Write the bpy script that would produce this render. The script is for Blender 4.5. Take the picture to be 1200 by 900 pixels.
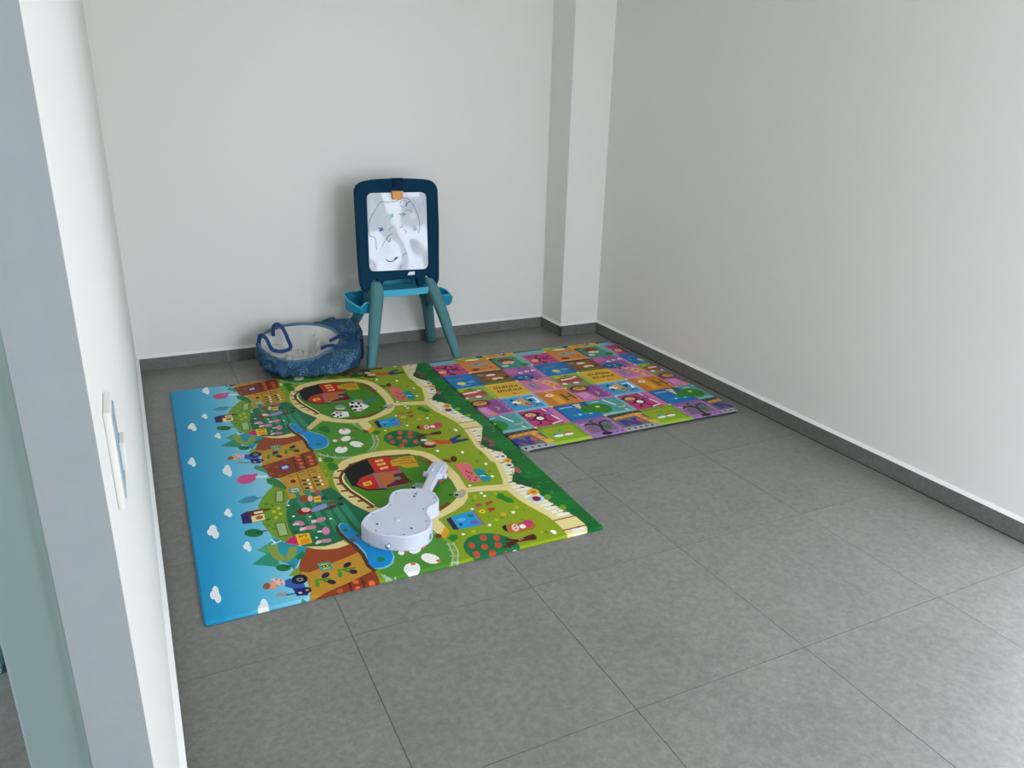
import bpy, bmesh, math, random
from mathutils import Vector, Matrix
random.seed(7)
R = math.radians
for o in list(bpy.data.objects): bpy.data.objects.remove(o)
scene = bpy.context.scene
COL = scene.collection

# ---------------------------------------------------------------- camera
cam_d = bpy.data.cameras.new('camera'); cam = bpy.data.objects.new('camera', cam_d); COL.objects.link(cam)
cam_d.sensor_fit = 'HORIZONTAL'; cam_d.sensor_width = 36.0
cam_d.lens = 36.0 * 903.83 / 1200.0
cam_d.clip_start = 0.02
YAW, PITCH, ROLL = 0.4650, 0.3498, 0.0255
fw = Vector((math.sin(YAW)*math.cos(PITCH), math.cos(YAW)*math.cos(PITCH), -math.sin(PITCH)))
rt = Vector((math.cos(YAW), -math.sin(YAW), 0)); up = rt.cross(fw)
rt2 = rt*math.cos(ROLL) + up*math.sin(ROLL); up2 = up*math.cos(ROLL) - rt*math.sin(ROLL)
cam.matrix_world = Matrix(((rt2.x, up2.x, -fw.x, -0.4413), (rt2.y, up2.y, -fw.y, -1.8919), (rt2.z, up2.z, -fw.z, 1.4975), (0, 0, 0, 1)))
scene.camera = cam

# ---------------------------------------------------------------- world: even, bright overcast sky
world = bpy.data.worlds.new('overcast_sky'); scene.world = world; world.use_nodes = True
bgn = world.node_tree.nodes['Background']
bgn.inputs['Color'].default_value = (0.87, 0.95, 1.08, 1); bgn.inputs['Strength'].default_value = 6.0
scene.view_settings.view_transform = 'Standard'; scene.view_settings.look = 'None'
scene.view_settings.gamma = 1.0; scene.view_settings.use_curve_mapping = False
scene.view_settings.exposure = 0.52
scene.cycles.max_bounces = 10; scene.cycles.diffuse_bounces = 8

# room dimensions (metres); wall faces
XL, XR, YB = -0.493, 2.421, 2.789        # left, right and back wall faces
XC, YC = 2.132, 2.517                    # corner pier faces
XHALL, YREAR, CEIL = -2.6, -2.75, 2.65
JY = -1.131                              # near end of the left partition
VX0, VX1, VZ0, VZ1 = 0.95, 2.36, 0.0, 2.38    # unseen door added in the rear wall to brighten the room, behind and right of the camera

WY0, WY1, WZ1 = -1.95, -0.56, 2.45
BLOCK_X, BLOCK_H = 2.6, 2.5          # side door in the right wall, facing an unseen wall added to cut low sky light

# portal in the opening: guides sampling of the sky, gives no light itself
p2 = bpy.data.lights.new('door_portal', 'AREA'); p2.shape = 'RECTANGLE'; p2.size = VX1-VX0; p2.size_y = VZ1-VZ0; p2.cycles.is_portal = True
p2o = bpy.data.objects.new('door_portal', p2); COL.objects.link(p2o)
p2o.location = ((VX0+VX1)/2, YREAR-.06, (VZ0+VZ1)/2); p2o.rotation_euler = (R(90), 0, 0)
p3 = bpy.data.lights.new('side_door_portal', 'AREA'); p3.shape = 'RECTANGLE'; p3.size = WZ1; p3.size_y = WY1-WY0; p3.cycles.is_portal = True
p3o = bpy.data.objects.new('side_door_portal', p3); COL.objects.link(p3o)
p3o.location = (XR+.06, (WY0+WY1)/2, WZ1/2); p3o.rotation_euler = (0, R(90), 0)
HY0, HY1, HZ0, HZ1 = -2.50, -0.30, 0.70, 2.35   # unseen window added in the far hall wall to light the hall
p4 = bpy.data.lights.new('hall_portal', 'AREA'); p4.shape = 'RECTANGLE'; p4.size = HZ1-HZ0; p4.size_y = HY1-HY0; p4.cycles.is_portal = True
p4o = bpy.data.objects.new('hall_portal', p4); COL.objects.link(p4o)
p4o.location = (XHALL-.06, (HY0+HY1)/2, (HZ0+HZ1)/2); p4o.rotation_euler = (0, R(-90), 0)

# ---------------------------------------------------------------- materials
def srgb(h, gain=1.0):
    out = []
    for i in (0, 2, 4):
        c = int(h[i:i+2], 16)/255.0
        c = c/12.92 if c <= 0.04045 else ((c+0.055)/1.055)**2.4
        out.append(min(c*gain, 0.92))
    return (*out, 1.0)
def mat(name, col, rough=0.5, spec=0.5, var=0.0, vscale=8.0, bump=0.0, bscale=60.0, coat=0.0, metal=0.0):
    m = bpy.data.materials.new(name); m.use_nodes = True
    nt = m.node_tree; b = nt.nodes['Principled BSDF']
    c = srgb(col) if isinstance(col, str) else (*col, 1.0)
    b.inputs['Base Color'].default_value = c; b.inputs['Roughness'].default_value = rough
    b.inputs['Specular IOR Level'].default_value = spec; b.inputs['Metallic'].default_value = metal
    b.inputs['Coat Weight'].default_value = coat
    tc = nt.nodes.new('ShaderNodeTexCoord')
    if var:
        n = nt.nodes.new('ShaderNodeTexNoise'); n.inputs['Scale'].default_value = vscale; n.inputs['Detail'].default_value = 6
        nt.links.new(tc.outputs['Object'], n.inputs['Vector'])
        r = nt.nodes.new('ShaderNodeMix'); r.data_type = 'RGBA'
        r.inputs[6].default_value = tuple(x*(1-var) for x in c[:3])+(1,); r.inputs[7].default_value = tuple(min(x*(1+var), .95) for x in c[:3])+(1,)
        nt.links.new(n.outputs['Fac'], r.inputs[0]); nt.links.new(r.outputs[2], b.inputs['Base Color'])
    if bump:
        n = nt.nodes.new('ShaderNodeTexNoise'); n.inputs['Scale'].default_value = bscale; n.inputs['Detail'].default_value = 4
        nt.links.new(tc.outputs['Object'], n.inputs['Vector'])
        bp = nt.nodes.new('ShaderNodeBump'); bp.inputs['Strength'].default_value = bump; bp.inputs['Distance'].default_value = 0.004
        nt.links.new(n.outputs['Fac'], bp.inputs['Height']); nt.links.new(bp.outputs['Normal'], b.inputs['Normal'])
    return m
def tile_material(name, base, rough):
    m = bpy.data.materials.new(name); m.use_nodes = True
    nt = m.node_tree; b = nt.nodes['Principled BSDF']
    L = nt.links.new
    geo = nt.nodes.new('ShaderNodeNewGeometry'); oi = nt.nodes.new('ShaderNodeObjectInfo')
    add = nt.nodes.new('ShaderNodeVectorMath'); add.operation = 'MULTIPLY_ADD'
    comb = nt.nodes.new('ShaderNodeCombineXYZ')
    L(oi.outputs['Random'], comb.inputs[2]); L(comb.outputs[0], add.inputs[0]); add.inputs[1].default_value = (0, 0, 40); L(geo.outputs['Position'], add.inputs[2])
    n1 = nt.nodes.new('ShaderNodeTexNoise'); n1.inputs['Scale'].default_value = 3.2; n1.inputs['Detail'].default_value = 9; n1.inputs['Roughness'].default_value = .72
    n2 = nt.nodes.new('ShaderNodeTexNoise'); n2.inputs['Scale'].default_value = 46; n2.inputs['Detail'].default_value = 8; n2.inputs['Roughness'].default_value = .75
    L(add.outputs[0], n1.inputs['Vector']); L(add.outputs[0], n2.inputs['Vector'])
    r1 = nt.nodes.new('ShaderNodeValToRGB'); r1.color_ramp.elements[0].position = .30; r1.color_ramp.elements[1].position = .72
    r1.color_ramp.elements[0].color = tuple(x*.90 for x in base)+(1,); r1.color_ramp.elements[1].color = tuple(x*1.12 for x in base)+(1,)
    L(n1.outputs['Fac'], r1.inputs[0])
    r2 = nt.nodes.new('ShaderNodeValToRGB'); r2.color_ramp.elements[0].position = .34; r2.color_ramp.elements[1].position = .68
    r2.color_ramp.elements[0].color = (.80, .80, .80, 1); r2.color_ramp.elements[1].color = (1.24, 1.24, 1.23, 1)
    L(n2.outputs['Fac'], r2.inputs[0])
    mx = nt.nodes.new('ShaderNodeMix'); mx.data_type = 'RGBA'; mx.blend_type = 'MULTIPLY'; mx.inputs[0].default_value = 1
    L(r1.outputs[0], mx.inputs[6]); L(r2.outputs[0], mx.inputs[7]); L(mx.outputs[2], b.inputs['Base Color'])
    b.inputs['Roughness'].default_value = rough; b.inputs['Specular IOR Level'].default_value = .5
    bp = nt.nodes.new('ShaderNodeBump'); bp.inputs['Strength'].default_value = .06; bp.inputs['Distance'].default_value = .002
    L(n2.outputs['Fac'], bp.inputs['Height']); L(bp.outputs['Normal'], b.inputs['Normal'])
    return m
M = {}
M['wall'] = mat('white_wall_paint', (.815, .803, .758), .62, .3, bump=.05, bscale=140)
M['ceil'] = mat('white_ceiling_paint', (.82, .81, .78), .7, .3)
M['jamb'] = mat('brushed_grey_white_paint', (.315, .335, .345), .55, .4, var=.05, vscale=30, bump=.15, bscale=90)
M['green_paint'] = mat('pale_green_grey_paint', (.205, .265, .26), .55, .4, var=.04, vscale=12)
M['tile'] = tile_material('grey_porcelain_tile', (.190, .185, .166), .36)
M['skirt'] = tile_material('grey_skirting_tile', (.150, .148, .135), .45)
M['grout'] = mat('dark_grey_grout', (.045, .045, .045), .9, .2)
M['caulk'] = mat('white_skirting_caulk', (.86, .85, .82), .6, .3)
M['alu'] = mat('white_aluminium', (.75, .75, .75), .4, .5)
M['plastic_white'] = mat('warm_white_plastic', (.80, .78, .73), .35, .5)
M['switch_face'] = mat('grey_blue_switch_panel', (.34, .44, .52), .3, .5)
M['scuff'] = mat('scuff_mark', (.42, .38, .40), .8, .2)
M['outside'] = mat('pale_paving', (.45, .45, .44), .8, .3, var=.08)


# ---------------------------------------------------------------- mesh helpers
def link(name, me, m=None, parent=None, smooth=False):
    o = bpy.data.objects.new(name, me); COL.objects.link(o)
    if m is not None: me.materials.append(m)
    if parent is not None: o.parent = parent
    if smooth:
        for p in me.polygons: p.use_smooth = True
    return o
def from_bm(name, bm, m, parent=None, smooth=False):
    bmesh.ops.recalc_face_normals(bm, faces=bm.faces)
    me = bpy.data.meshes.new(name); bm.to_mesh(me); bm.free()
    return link(name, me, m, parent, smooth)
def bm_box(bm, x0, x1, y0, y1, z0, z1):
    vs = [bm.verts.new(p) for p in ((x0,y0,z0),(x1,y0,z0),(x1,y1,z0),(x0,y1,z0),(x0,y0,z1),(x1,y0,z1),(x1,y1,z1),(x0,y1,z1))]
    for f in ((0,3,2,1),(4,5,6,7),(0,1,5,4),(1,2,6,5),(2,3,7,6),(3,0,4,7)): bm.faces.new([vs[i] for i in f])
def box(name, b, m, parent=None, bev=0.0, seg=2):
    bm = bmesh.new(); bm_box(bm, *b)
    if bev: bmesh.ops.bevel(bm, geom=bm.edges[:], offset=bev, segments=seg, profile=.6, affect='EDGES')
    return from_bm(name, bm, m, parent)
def prism(name, pts, axis_fn, d0, d1, m, parent=None, bev=0.0, seg=2, smooth=False):
    """closed outline pts (2-D) -> solid; axis_fn(a, b, d) gives the 3-D point at depth d"""
    bm = bmesh.new()
    A = [bm.verts.new(axis_fn(a, b, d0)) for a, b in pts]; B = [bm.verts.new(axis_fn(a, b, d1)) for a, b in pts]
    fa = bm.faces.new(A); fb = bm.faces.new(B[::-1]); n = len(pts)
    for i in range(n): bm.faces.new((A[i], A[(i+1) % n], B[(i+1) % n], B[i]))
    if bev:
        bmesh.ops.recalc_face_normals(bm, faces=bm.faces)
        es = list(fa.edges)+list(fb.edges)
        bmesh.ops.bevel(bm, geom=es, offset=bev, segments=seg, profile=.5, affect='EDGES')
    return from_bm(name, bm, m, parent, smooth)
def tube(name, pts, rad, m, parent=None, n=10, flat=None, cap=True):
    """swept tube along 3-D pts; rad one number or list; flat=(a,b) makes an oval ring lying in XY"""
    bm = bmesh.new(); rings = []
    for i, p in enumerate(pts):
        p = Vector(p); a = Vector(pts[max(i-1, 0)]); b = Vector(pts[min(i+1, len(pts)-1)])
        t = (b-a).normalized()
        if flat is None:
            u = t.orthogonal() if i == 0 else (u - t*u.dot(t))
            u.normalize(); v = t.cross(u); ra = rb = rad[i] if isinstance(rad, (list, tuple)) else rad
        else:
            u, v = Vector((1, 0, 0)), Vector((0, 1, 0)); ra, rb = flat[i]
        rings.append([bm.verts.new(p+u*(ra*sgnpow(math.cos(2*math.pi*k/n), .75))+v*(rb*sgnpow(math.sin(2*math.pi*k/n), .75)) if flat else p+u*(ra*math.cos(2*math.pi*k/n))+v*(rb*math.sin(2*math.pi*k/n))) for k in range(n)])
    for i in range(len(rings)-1):
        for k in range(n): bm.faces.new((rings[i][k], rings[i][(k+1) % n], rings[i+1][(k+1) % n], rings[i+1][k]))
    if cap: bm.faces.new(rings[0][::-1]); bm.faces.new(rings[-1])
    return from_bm(name, bm, m, parent, True)
def sgnpow(x, e): return math.copysign(abs(x)**e, x)
def smooth_path(pts, n=6):
    out = []
    P = [Vector(p) for p in pts]
    for i in range(len(P)-1):
        p0, p1, p2, p3 = P[max(i-1, 0)], P[i], P[i+1], P[min(i+2, len(P)-1)]
        for k in range(n):
            t = k/n
            out.append(.5*((2*p1)+(p2-p0)*t+(2*p0-5*p1+4*p2-p3)*t*t+(3*p1-p0-3*p2+p3)*t**3))
    out.append(P[-1]); return out
def thing(name, label, cat, loc=(0, 0, 0), group=None):
    o = bpy.data.objects.new(name, None); COL.objects.link(o); o.empty_display_size = .05; o.location = loc
    return tag(o, label, cat, group)
def tag(o, label, cat, group=None):
    o['label'] = label; o['category'] = cat
    if group: o['group'] = group
    return o
def keep(o, parent):
    """parent without moving"""
    o.parent = parent; o.matrix_parent_inverse = Matrix.Translation(parent.location).inverted(); return o
def struct(o, label=None):
    o['kind'] = 'structure'
    if label: o['label'] = label
    return o

# ---------------------------------------------------------------- floor: slab of grout with 60 cm tiles on it
floor = struct(box('floor', (XHALL, XR, YREAR, YB, -.06, -.0025), M['grout']), 'grey square porcelain floor tiles with thin dark joints')
G = .0009
i0, i1 = math.floor(XHALL/.6), math.ceil(XR/.6); j0, j1 = math.floor(YREAR/.6), math.ceil(YB/.6)
for i in range(i0, i1):
    for j in range(j0, j1):
        x0, x1 = max(i*.6, XHALL)+G, min(i*.6+.6, XR)-G; y0, y1 = max(j*.6, YREAR)+G, min(j*.6+.6, YB)-G
        if x1-x0 < .02 or y1-y0 < .02: continue
        box('tile', (x0, x1, y0, y1, -.008, random.uniform(-.0003, 0)), M['tile'], floor)

# ---------------------------------------------------------------- walls
struct(box('wall_back', (XHALL-.1, XR+.1, YB, YB+.1, 0, CEIL), M['wall']), 'plain white back wall')
bm = bmesh.new(); bm_box(bm, XR, XR+.1, WY1, YB+.1, 0, CEIL); bm_box(bm, XR, XR+.1, YREAR-.1, WY0, 0, CEIL); bm_box(bm, XR, XR+.1, WY0, WY1, WZ1, CEIL)
struct(from_bm('wall_right', bm, M['wall']), 'plain white right wall')
struct(box('wall_pier', (XC, XR, YC, YB, 0, CEIL), M['wall'], bev=.003), 'white square pier in the far corner')
bm = bmesh.new(); bm_box(bm, XL-.057, XL, JY, YB, 0, CEIL)
bmesh.ops.bevel(bm, geom=[e for e in bm.edges if abs((e.verts[0].co-e.verts[1].co).z) > 1], offset=.004, segments=3, profile=.5, affect='EDGES')
wl = struct(from_bm('wall_left', bm, M['wall']), 'thin white partition wall seen edge on')
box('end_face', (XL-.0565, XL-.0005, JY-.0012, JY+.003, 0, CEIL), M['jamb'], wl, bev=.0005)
gp = struct(box('trim_1', (XL-.1125, XL-.0575, JY+.009, YB, 0, CEIL), M['green_paint'], bev=.002), 'pale green grey painted lining behind the partition end')
bm = bmesh.new(); bm_box(bm, XHALL-.1, VX0, YREAR-.1, YREAR, 0, CEIL); bm_box(bm, VX1, XR+.15, YREAR-.1, YREAR, 0, CEIL)
bm_box(bm, VX0, VX1, YREAR-.1, YREAR, VZ1, CEIL)
struct(from_bm('wall_rear', bm, M['wall']))
wf = struct(box('added_door_1', (VX0, VX0+.05, YREAR-.08, YREAR-.03, VZ0, VZ1), M['alu']))  # frame of the added rear opening
for n, b in (('frame_post', (VX1-.05, VX1, YREAR-.08, YREAR-.03, VZ0, VZ1)), ('frame_head', (VX0+.05, VX1-.05, YREAR-.08, YREAR-.03, VZ1-.05, VZ1)), ('frame_sill', (VX0+.05, VX1-.05, YREAR-.08, YREAR-.03, VZ0, VZ0+.02))):
    box(n, b, M['alu'], wf)
bm = bmesh.new(); bm_box(bm, XHALL-.1, XHALL, YREAR, HY0, 0, CEIL); bm_box(bm, XHALL-.1, XHALL, HY1, YB, 0, CEIL); bm_box(bm, XHALL-.1, XHALL, HY0, HY1, 0, HZ0); bm_box(bm, XHALL-.1, XHALL, HY0, HY1, HZ1, CEIL)
struct(from_bm('wall_hall', bm, M['wall']))
hw = struct(box('added_window_1', (XHALL-.08, XHALL-.03, HY0, HY0+.05, HZ0, HZ1), M['alu']))  # frame of the added hall opening
for n, b in (('frame_post', (XHALL-.08, XHALL-.03, HY1-.05, HY1, HZ0, HZ1)), ('frame_head', (XHALL-.08, XHALL-.03, HY0+.05, HY1-.05, HZ1-.05, HZ1)), ('frame_sill', (XHALL-.08, XHALL-.03, HY0+.05, HY1-.05, HZ0, HZ0+.05))): box(n, b, M['alu'], hw)
struct(box('ceiling', (XHALL-.1, XR+.15, YREAR-.1, YB+.1, CEIL, CEIL+.08), M['ceil']))
for (ya, za, yb, zb) in ((-.37, .487, -.33, .375), (-.235, .475, -.12, .345)):
    bm = bmesh.new(); d = Vector((0, zb-za, -(yb-ya))).normalized()*.0011
    bm.faces.new([bm.verts.new((XL+.0003, ya+d.y*k, za+d.z*k)) if e == 0 else bm.verts.new((XL+.0003, yb+d.y*k, zb+d.z*k)) for e, k in ((0, 1), (1, .3), (1, -.3), (0, -1))])
    from_bm('scuff_mark', bm, M['scuff'], wl)
sf = struct(box('door_2', (XR+.02, XR+.08, WY0, WY0+.05, 0, WZ1), M['alu']))
for n, b in (('frame_post', (XR+.02, XR+.08, WY1-.05, WY1, 0, WZ1)), ('frame_head', (XR+.02, XR+.08, WY0+.05, WY1-.05, WZ1-.05, WZ1))): box(n, b, M['alu'], sf)
struct(box('floor_outside', (XHALL-5, XR+6, YREAR-4.1, YREAR-.1, -.12, -.02), M['outside']))
struct(box('floor_yard', (XR+.1, XR+6, YREAR-.1, YB+3, -.12, -.02), M['outside']))
struct(box('floor_garden', (XHALL-5, XHALL-.1, YREAR-.1, YB+3, -.12, -.02), M['outside']))
struct(box('sky_block_wall', (XR+BLOCK_X, XR+BLOCK_X+.15, YREAR-2.5, YB+3, -.02, BLOCK_H), M['outside']))  # added out of view to block the low sky

# skirting: 60 cm tile strips, thin joints, sloped white caulk line on top
SH, ST = .0725, .014
def skirting(name, p0, p1, nrm, marks, label):
    """p0->p1 along the wall face at floor level, nrm into the room, marks = joint positions along the wall axis"""
    p0, p1, nrm = Vector((*p0, 0)), Vector((*p1, 0)), Vector((*nrm, 0)); d = (p1-p0); Ln = d.length; d.normalize()
    bm = bmesh.new()      # backing of caulk: sloped fillet
    prof = [(0, .001), (ST-.003, .001), (ST-.003, SH-.002), (ST, SH), (ST-.001, SH+.0015), (.0005, SH+.014), (0, SH+.014)]
    ends = [[bm.verts.new(p0+d*s+nrm*a+Vector((0, 0, z))) for a, z in prof] for s in (0, Ln)]
    for i in range(len(prof)): bm.faces.new((ends[0][i], ends[0][(i+1) % 7], ends[1][(i+1) % 7], ends[1][i]))
    bm.faces.new(ends[0]); bm.faces.new(ends[1][::-1])
    root = struct(from_bm(name, bm, M['caulk']), label)
    cuts = [0]+sorted(m for m in marks if .02 < m < Ln-.02)+[Ln]
    for a, b in zip(cuts, cuts[1:]):
        bm = bmesh.new(); g = .0008
        vs = [bm.verts.new(p0+d*s+nrm*t+Vector((0, 0, z))) for s, t, z in ((a+g, ST-.008, .0005), (b-g, ST-.008, .0005), (b-g, ST, .0005), (a+g, ST, .0005), (a+g, ST-.008, SH), (b-g, ST-.008, SH), (b-g, ST, SH), (a+g, ST, SH))]
        for f in ((0,3,2,1),(4,5,6,7),(0,1,5,4),(1,2,6,5),(2,3,7,6),(3,0,4,7)): bm.faces.new([vs[i] for i in f])
        from_bm('skirting_tile', bm, M['skirt'], root)
skirting('baseboard_back', (XL, YB), (XC, YB), (0, -1), [-XL+.6*k for k in range(6)], 'grey tile skirting along the back wall')
skirting('baseboard_pier', (XC, YB), (XC, YC-ST), (-1, 0), [], 'short grey skirting on the side of the pier')
skirting('baseboard_pier_front', (XC-ST, YC), (XR, YC), (0, -1), [], 'grey skirting on the front of the pier')
skirting('baseboard_right', (XR, YC), (XR, WY1), (-1, 0), [YC-1.835+.61*k for k in range(9)], 'grey tile skirting with white caulk line along the right wall')
skirting('baseboard_left', (XL, JY), (XL, YB), (1, 0), [.6*k+.53 for k in range(7)], 'grey skirting with cream caulk line along the left wall')

# switch plate on the left wall
sw = thing('light_switch', 'white wall switch plate on the bright left wall', 'switch', (XL, -.95, 1.10))
keep(box('plate', (XL, XL+.0085, -.988, -.912, 1.042, 1.164), M['plastic_white'], bev=.003), sw)
fp = box('front_panel', (XL+.0085, XL+.0098, -.979, -.921, 1.052, 1.155), M['switch_face'], bev=.0005); keep(fp, sw)
keep(box('rocker', (XL+.0098, XL+.0165, -.968, -.932, 1.082, 1.118), M['plastic_white'], bev=.002), sw)

# ---------------------------------------------------------------- foam mats: printed film over a rounded foam sheet
def print_material(name, rough):
    m = bpy.data.materials.new(name); m.use_nodes = True
    nt = m.node_tree; b = nt.nodes['Principled BSDF']
    at = nt.nodes.new('ShaderNodeAttribute'); at.attribute_name = 'print'
    nt.links.new(at.outputs['Color'], b.inputs['Base Color'])
    b.inputs['Roughness'].default_value = rough; b.inputs['Specular IOR Level'].default_value = .14
    tc = nt.nodes.new('ShaderNodeTexCoord'); w = nt.nodes.new('ShaderNodeTexWave')
    w.wave_type = 'BANDS'; w.bands_direction = 'X'; w.inputs['Scale'].default_value = 50; w.inputs['Distortion'].default_value = .3
    nt.links.new(tc.outputs['Object'], w.inputs['Vector'])
    bp = nt.nodes.new('ShaderNodeBump'); bp.inputs['Strength'].default_value = .10; bp.inputs['Distance'].default_value = .001
    nt.links.new(w.outputs['Fac'], bp.inputs['Height']); nt.links.new(bp.outputs['Normal'], b.inputs['Normal'])
    return m
PRINT_GAIN = 1.04
def clip_convex(poly, conv):
    """poly [(x,y,...)] clipped by convex counter-clockwise polygon"""
    out = poly
    n = len(conv)
    for i in range(n):
        ax, ay = conv[i]; bx, by = conv[(i+1) % n]
        ex, ey = bx-ax, by-ay
        inp = out; out = []
        if not inp: return []
        dist = [ex*(p[1]-ay)-ey*(p[0]-ax) for p in inp]
        for k in range(len(inp)):
            p, q, dp, dq = inp[k], inp[(k+1) % len(inp)], dist[k], dist[(k+1) % len(inp)]
            if dp >= 0: out.append(p)
            if (dp > 0 and dq < 0) or (dp < 0 and dq > 0):
                t = dp/(dp-dq); out.append(tuple(a+(b-a)*t for a, b in zip(p, q)))
    return out
def rounded_rect(w, h, r, seg):
    out = []
    for cx, cy, a0 in ((w-r, r, -90), (w-r, h-r, 0), (r, h-r, 90), (r, r, 180)):
        for k in range(seg+1):
            a = R(a0+90*k/seg); out.append((cx+r*math.cos(a), cy+r*math.sin(a)))
    return out
def inset_poly(poly, d):
    n = len(poly); out = []
    for i in range(n):
        p, c, q = poly[i-1], poly[i], poly[(i+1) % n]
        def nr(a, b):
            dx, dy = b[0]-a[0], b[1]-a[1]; l = math.hypot(dx, dy); return (-dy/l, dx/l)
        n1, n2 = nr(p, c), nr(c, q); m = (n1[0]+n2[0], n1[1]+n2[1]); k = 1+n1[0]*n2[0]+n1[1]*n2[1]
        out.append((c[0]+m[0]*d/k, c[1]+m[1]*d/k))
    return out
def make_mat(name, label, quad, W, H, T, rad, seg, shapes, body_col, rough):
    """shapes: (layer, colour or list of corner colours, [(u, v) metres]); quad: world corners near-left, near-right, far-right, far-left"""
    nl, nr, fr, fl = [Vector(q) for q in quad]
    cen = (nl+nr+fr+fl)/4
    def world(u, v):
        s, t = u/W, v/H
        p = nl*(1-s)*(1-t)+nr*s*(1-t)+fr*s*t+fl*(1-s)*t
        return p.x-cen.x, p.y-cen.y
    E_ = .006
    outer = rounded_rect(W, H, rad, seg); inner = inset_poly(outer, E_); ext = inset_poly(outer, -(T-E_-.0008))
    n = len(outer); regions = [('top', inner, None)]
    for i in range(n):
        j = (i+1) % n
        mid = inset_poly(outer, E_*.4)
        regions.append(('rim', [outer[i], outer[j], inner[j], inner[i]], i))
        regions.append(('side', [ext[i], ext[j], outer[j], outer[i]], i))
    verts, faces, cols = [], [], []
    STEP = 1.5e-4; count = {}; last = {}
    boxes = [(min(p[0] for p in r[1]), max(p[0] for p in r[1]), min(p[1] for p in r[1]), max(p[1] for p in r[1])) for r in regions]
    for layer, col, poly, *same in shapes:      # repeats of one printed figure share a level
        if not (same and last.get(layer) == same[0]): count[layer] = count.get(layer, 0)+1
        last[layer] = same[0] if same else None
        lo = layer+.9*(count[layer] % 140)/140.
        if isinstance(col, str): c = srgb(col, PRINT_GAIN); pp = [(u, v, *c[:3]) for u, v in poly]
        else: pp = [(u, v, *srgb(c, PRINT_GAIN)[:3]) for (u, v), c in zip(poly, col)]
        ar = sum(pp[k-1][0]*pp[k][1]-pp[k][0]*pp[k-1][1] for k in range(len(pp)))
        if ar < 0: pp = pp[::-1]
        bu0, bu1 = min(p[0] for p in pp), max(p[0] for p in pp); bv0, bv1 = min(p[1] for p in pp), max(p[1] for p in pp)
        for (kind, conv, i), bb in zip(regions, boxes):
            if bu1 < bb[0] or bu0 > bb[1] or bv1 < bb[2] or bv0 > bb[3]: continue
            q = clip_convex(pp, conv)
            if len(q) < 3: continue
            base = len(verts)
            for p in q:
                u, v = p[0], p[1]; z = T+lo*STEP
                if kind != 'top':
                    a, b = outer[i], outer[(i+1) % n]; dx, dy = b[0]-a[0], b[1]-a[1]; l = math.hypot(dx, dy); nx, ny = dy/l, -dx/l
                    d = (u-a[0])*nx+(v-a[1])*ny          # outward distance
                    if kind == 'rim': f = (d+E_)/E_; z = T-.0035*f+lo*STEP*(1-f); u += nx*lo*STEP*f; v += ny*lo*STEP*f
                    else: z = T-.0035-d*(T-.0035)/(T-E_); u += nx*(lo*STEP-d); v += ny*(lo*STEP-d)
                x, y = world(u, v); verts.append((x, y, z))
            faces.append(list(range(base, len(verts)))); cols += [(p[2], p[3], p[4], 1.0) for p in q]
    root = thing(name, label, 'play mat', (cen.x, cen.y, 0))
    bo = inset_poly(outer, .0015)
    bm = bmesh.new(); A = [bm.verts.new((*world(u, v), .0004)) for u, v in bo]; B = [bm.verts.new((*world(u, v), T-.0045)) for u, v in bo]
    C = [bm.verts.new((*world(u, v), T-.0006)) for u, v in inset_poly(outer, E_+.001)]
    bm.faces.new(A[::-1]); bm.faces.new(C)
    for i in range(n):
        j = (i+1) % n; bm.faces.new((A[i], A[j], B[j], B[i])); bm.faces.new((B[i], B[j], C[j], C[i]))
    from_bm('foam_sheet', bm, mat(name+'_foam', body_col, .7), root)
    me = bpy.data.meshes.new(name+'_print'); me.from_pydata(verts, [], faces)
    ca = me.color_attributes.new('print', 'FLOAT_COLOR', 'CORNER')
    flat = [0.0]*(4*len(me.loops))
    for k, lp in enumerate(me.loops): flat[4*k:4*k+4] = cols[lp.vertex_index]
    ca.data.foreach_set('color', flat)
    link('printed_picture', me, print_material(name+'_film', rough), root)
    return root
def stroke(pts, w):
    L, Rr = [], []
    for i, (u, v) in enumerate(pts):
        a, b = pts[max(i-1, 0)], pts[min(i+1, len(pts)-1)]; dx, dy = b[0]-a[0], b[1]-a[1]; d = math.hypot(dx, dy) or 1
        L.append((u-dy/d*w/2, v+dx/d*w/2)); Rr.append((u+dy/d*w/2, v-dx/d*w/2))
    return L+Rr[::-1]
def oval(x, y, a, b, rot=0, n=12):
    c, s = math.cos(R(rot)), math.sin(R(rot))
    return [(x+a*math.cos(t)*c-b*math.sin(t)*s, y+a*math.cos(t)*s+b*math.sin(t)*c) for t in [2*math.pi*k/n for k in range(n)]]

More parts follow.
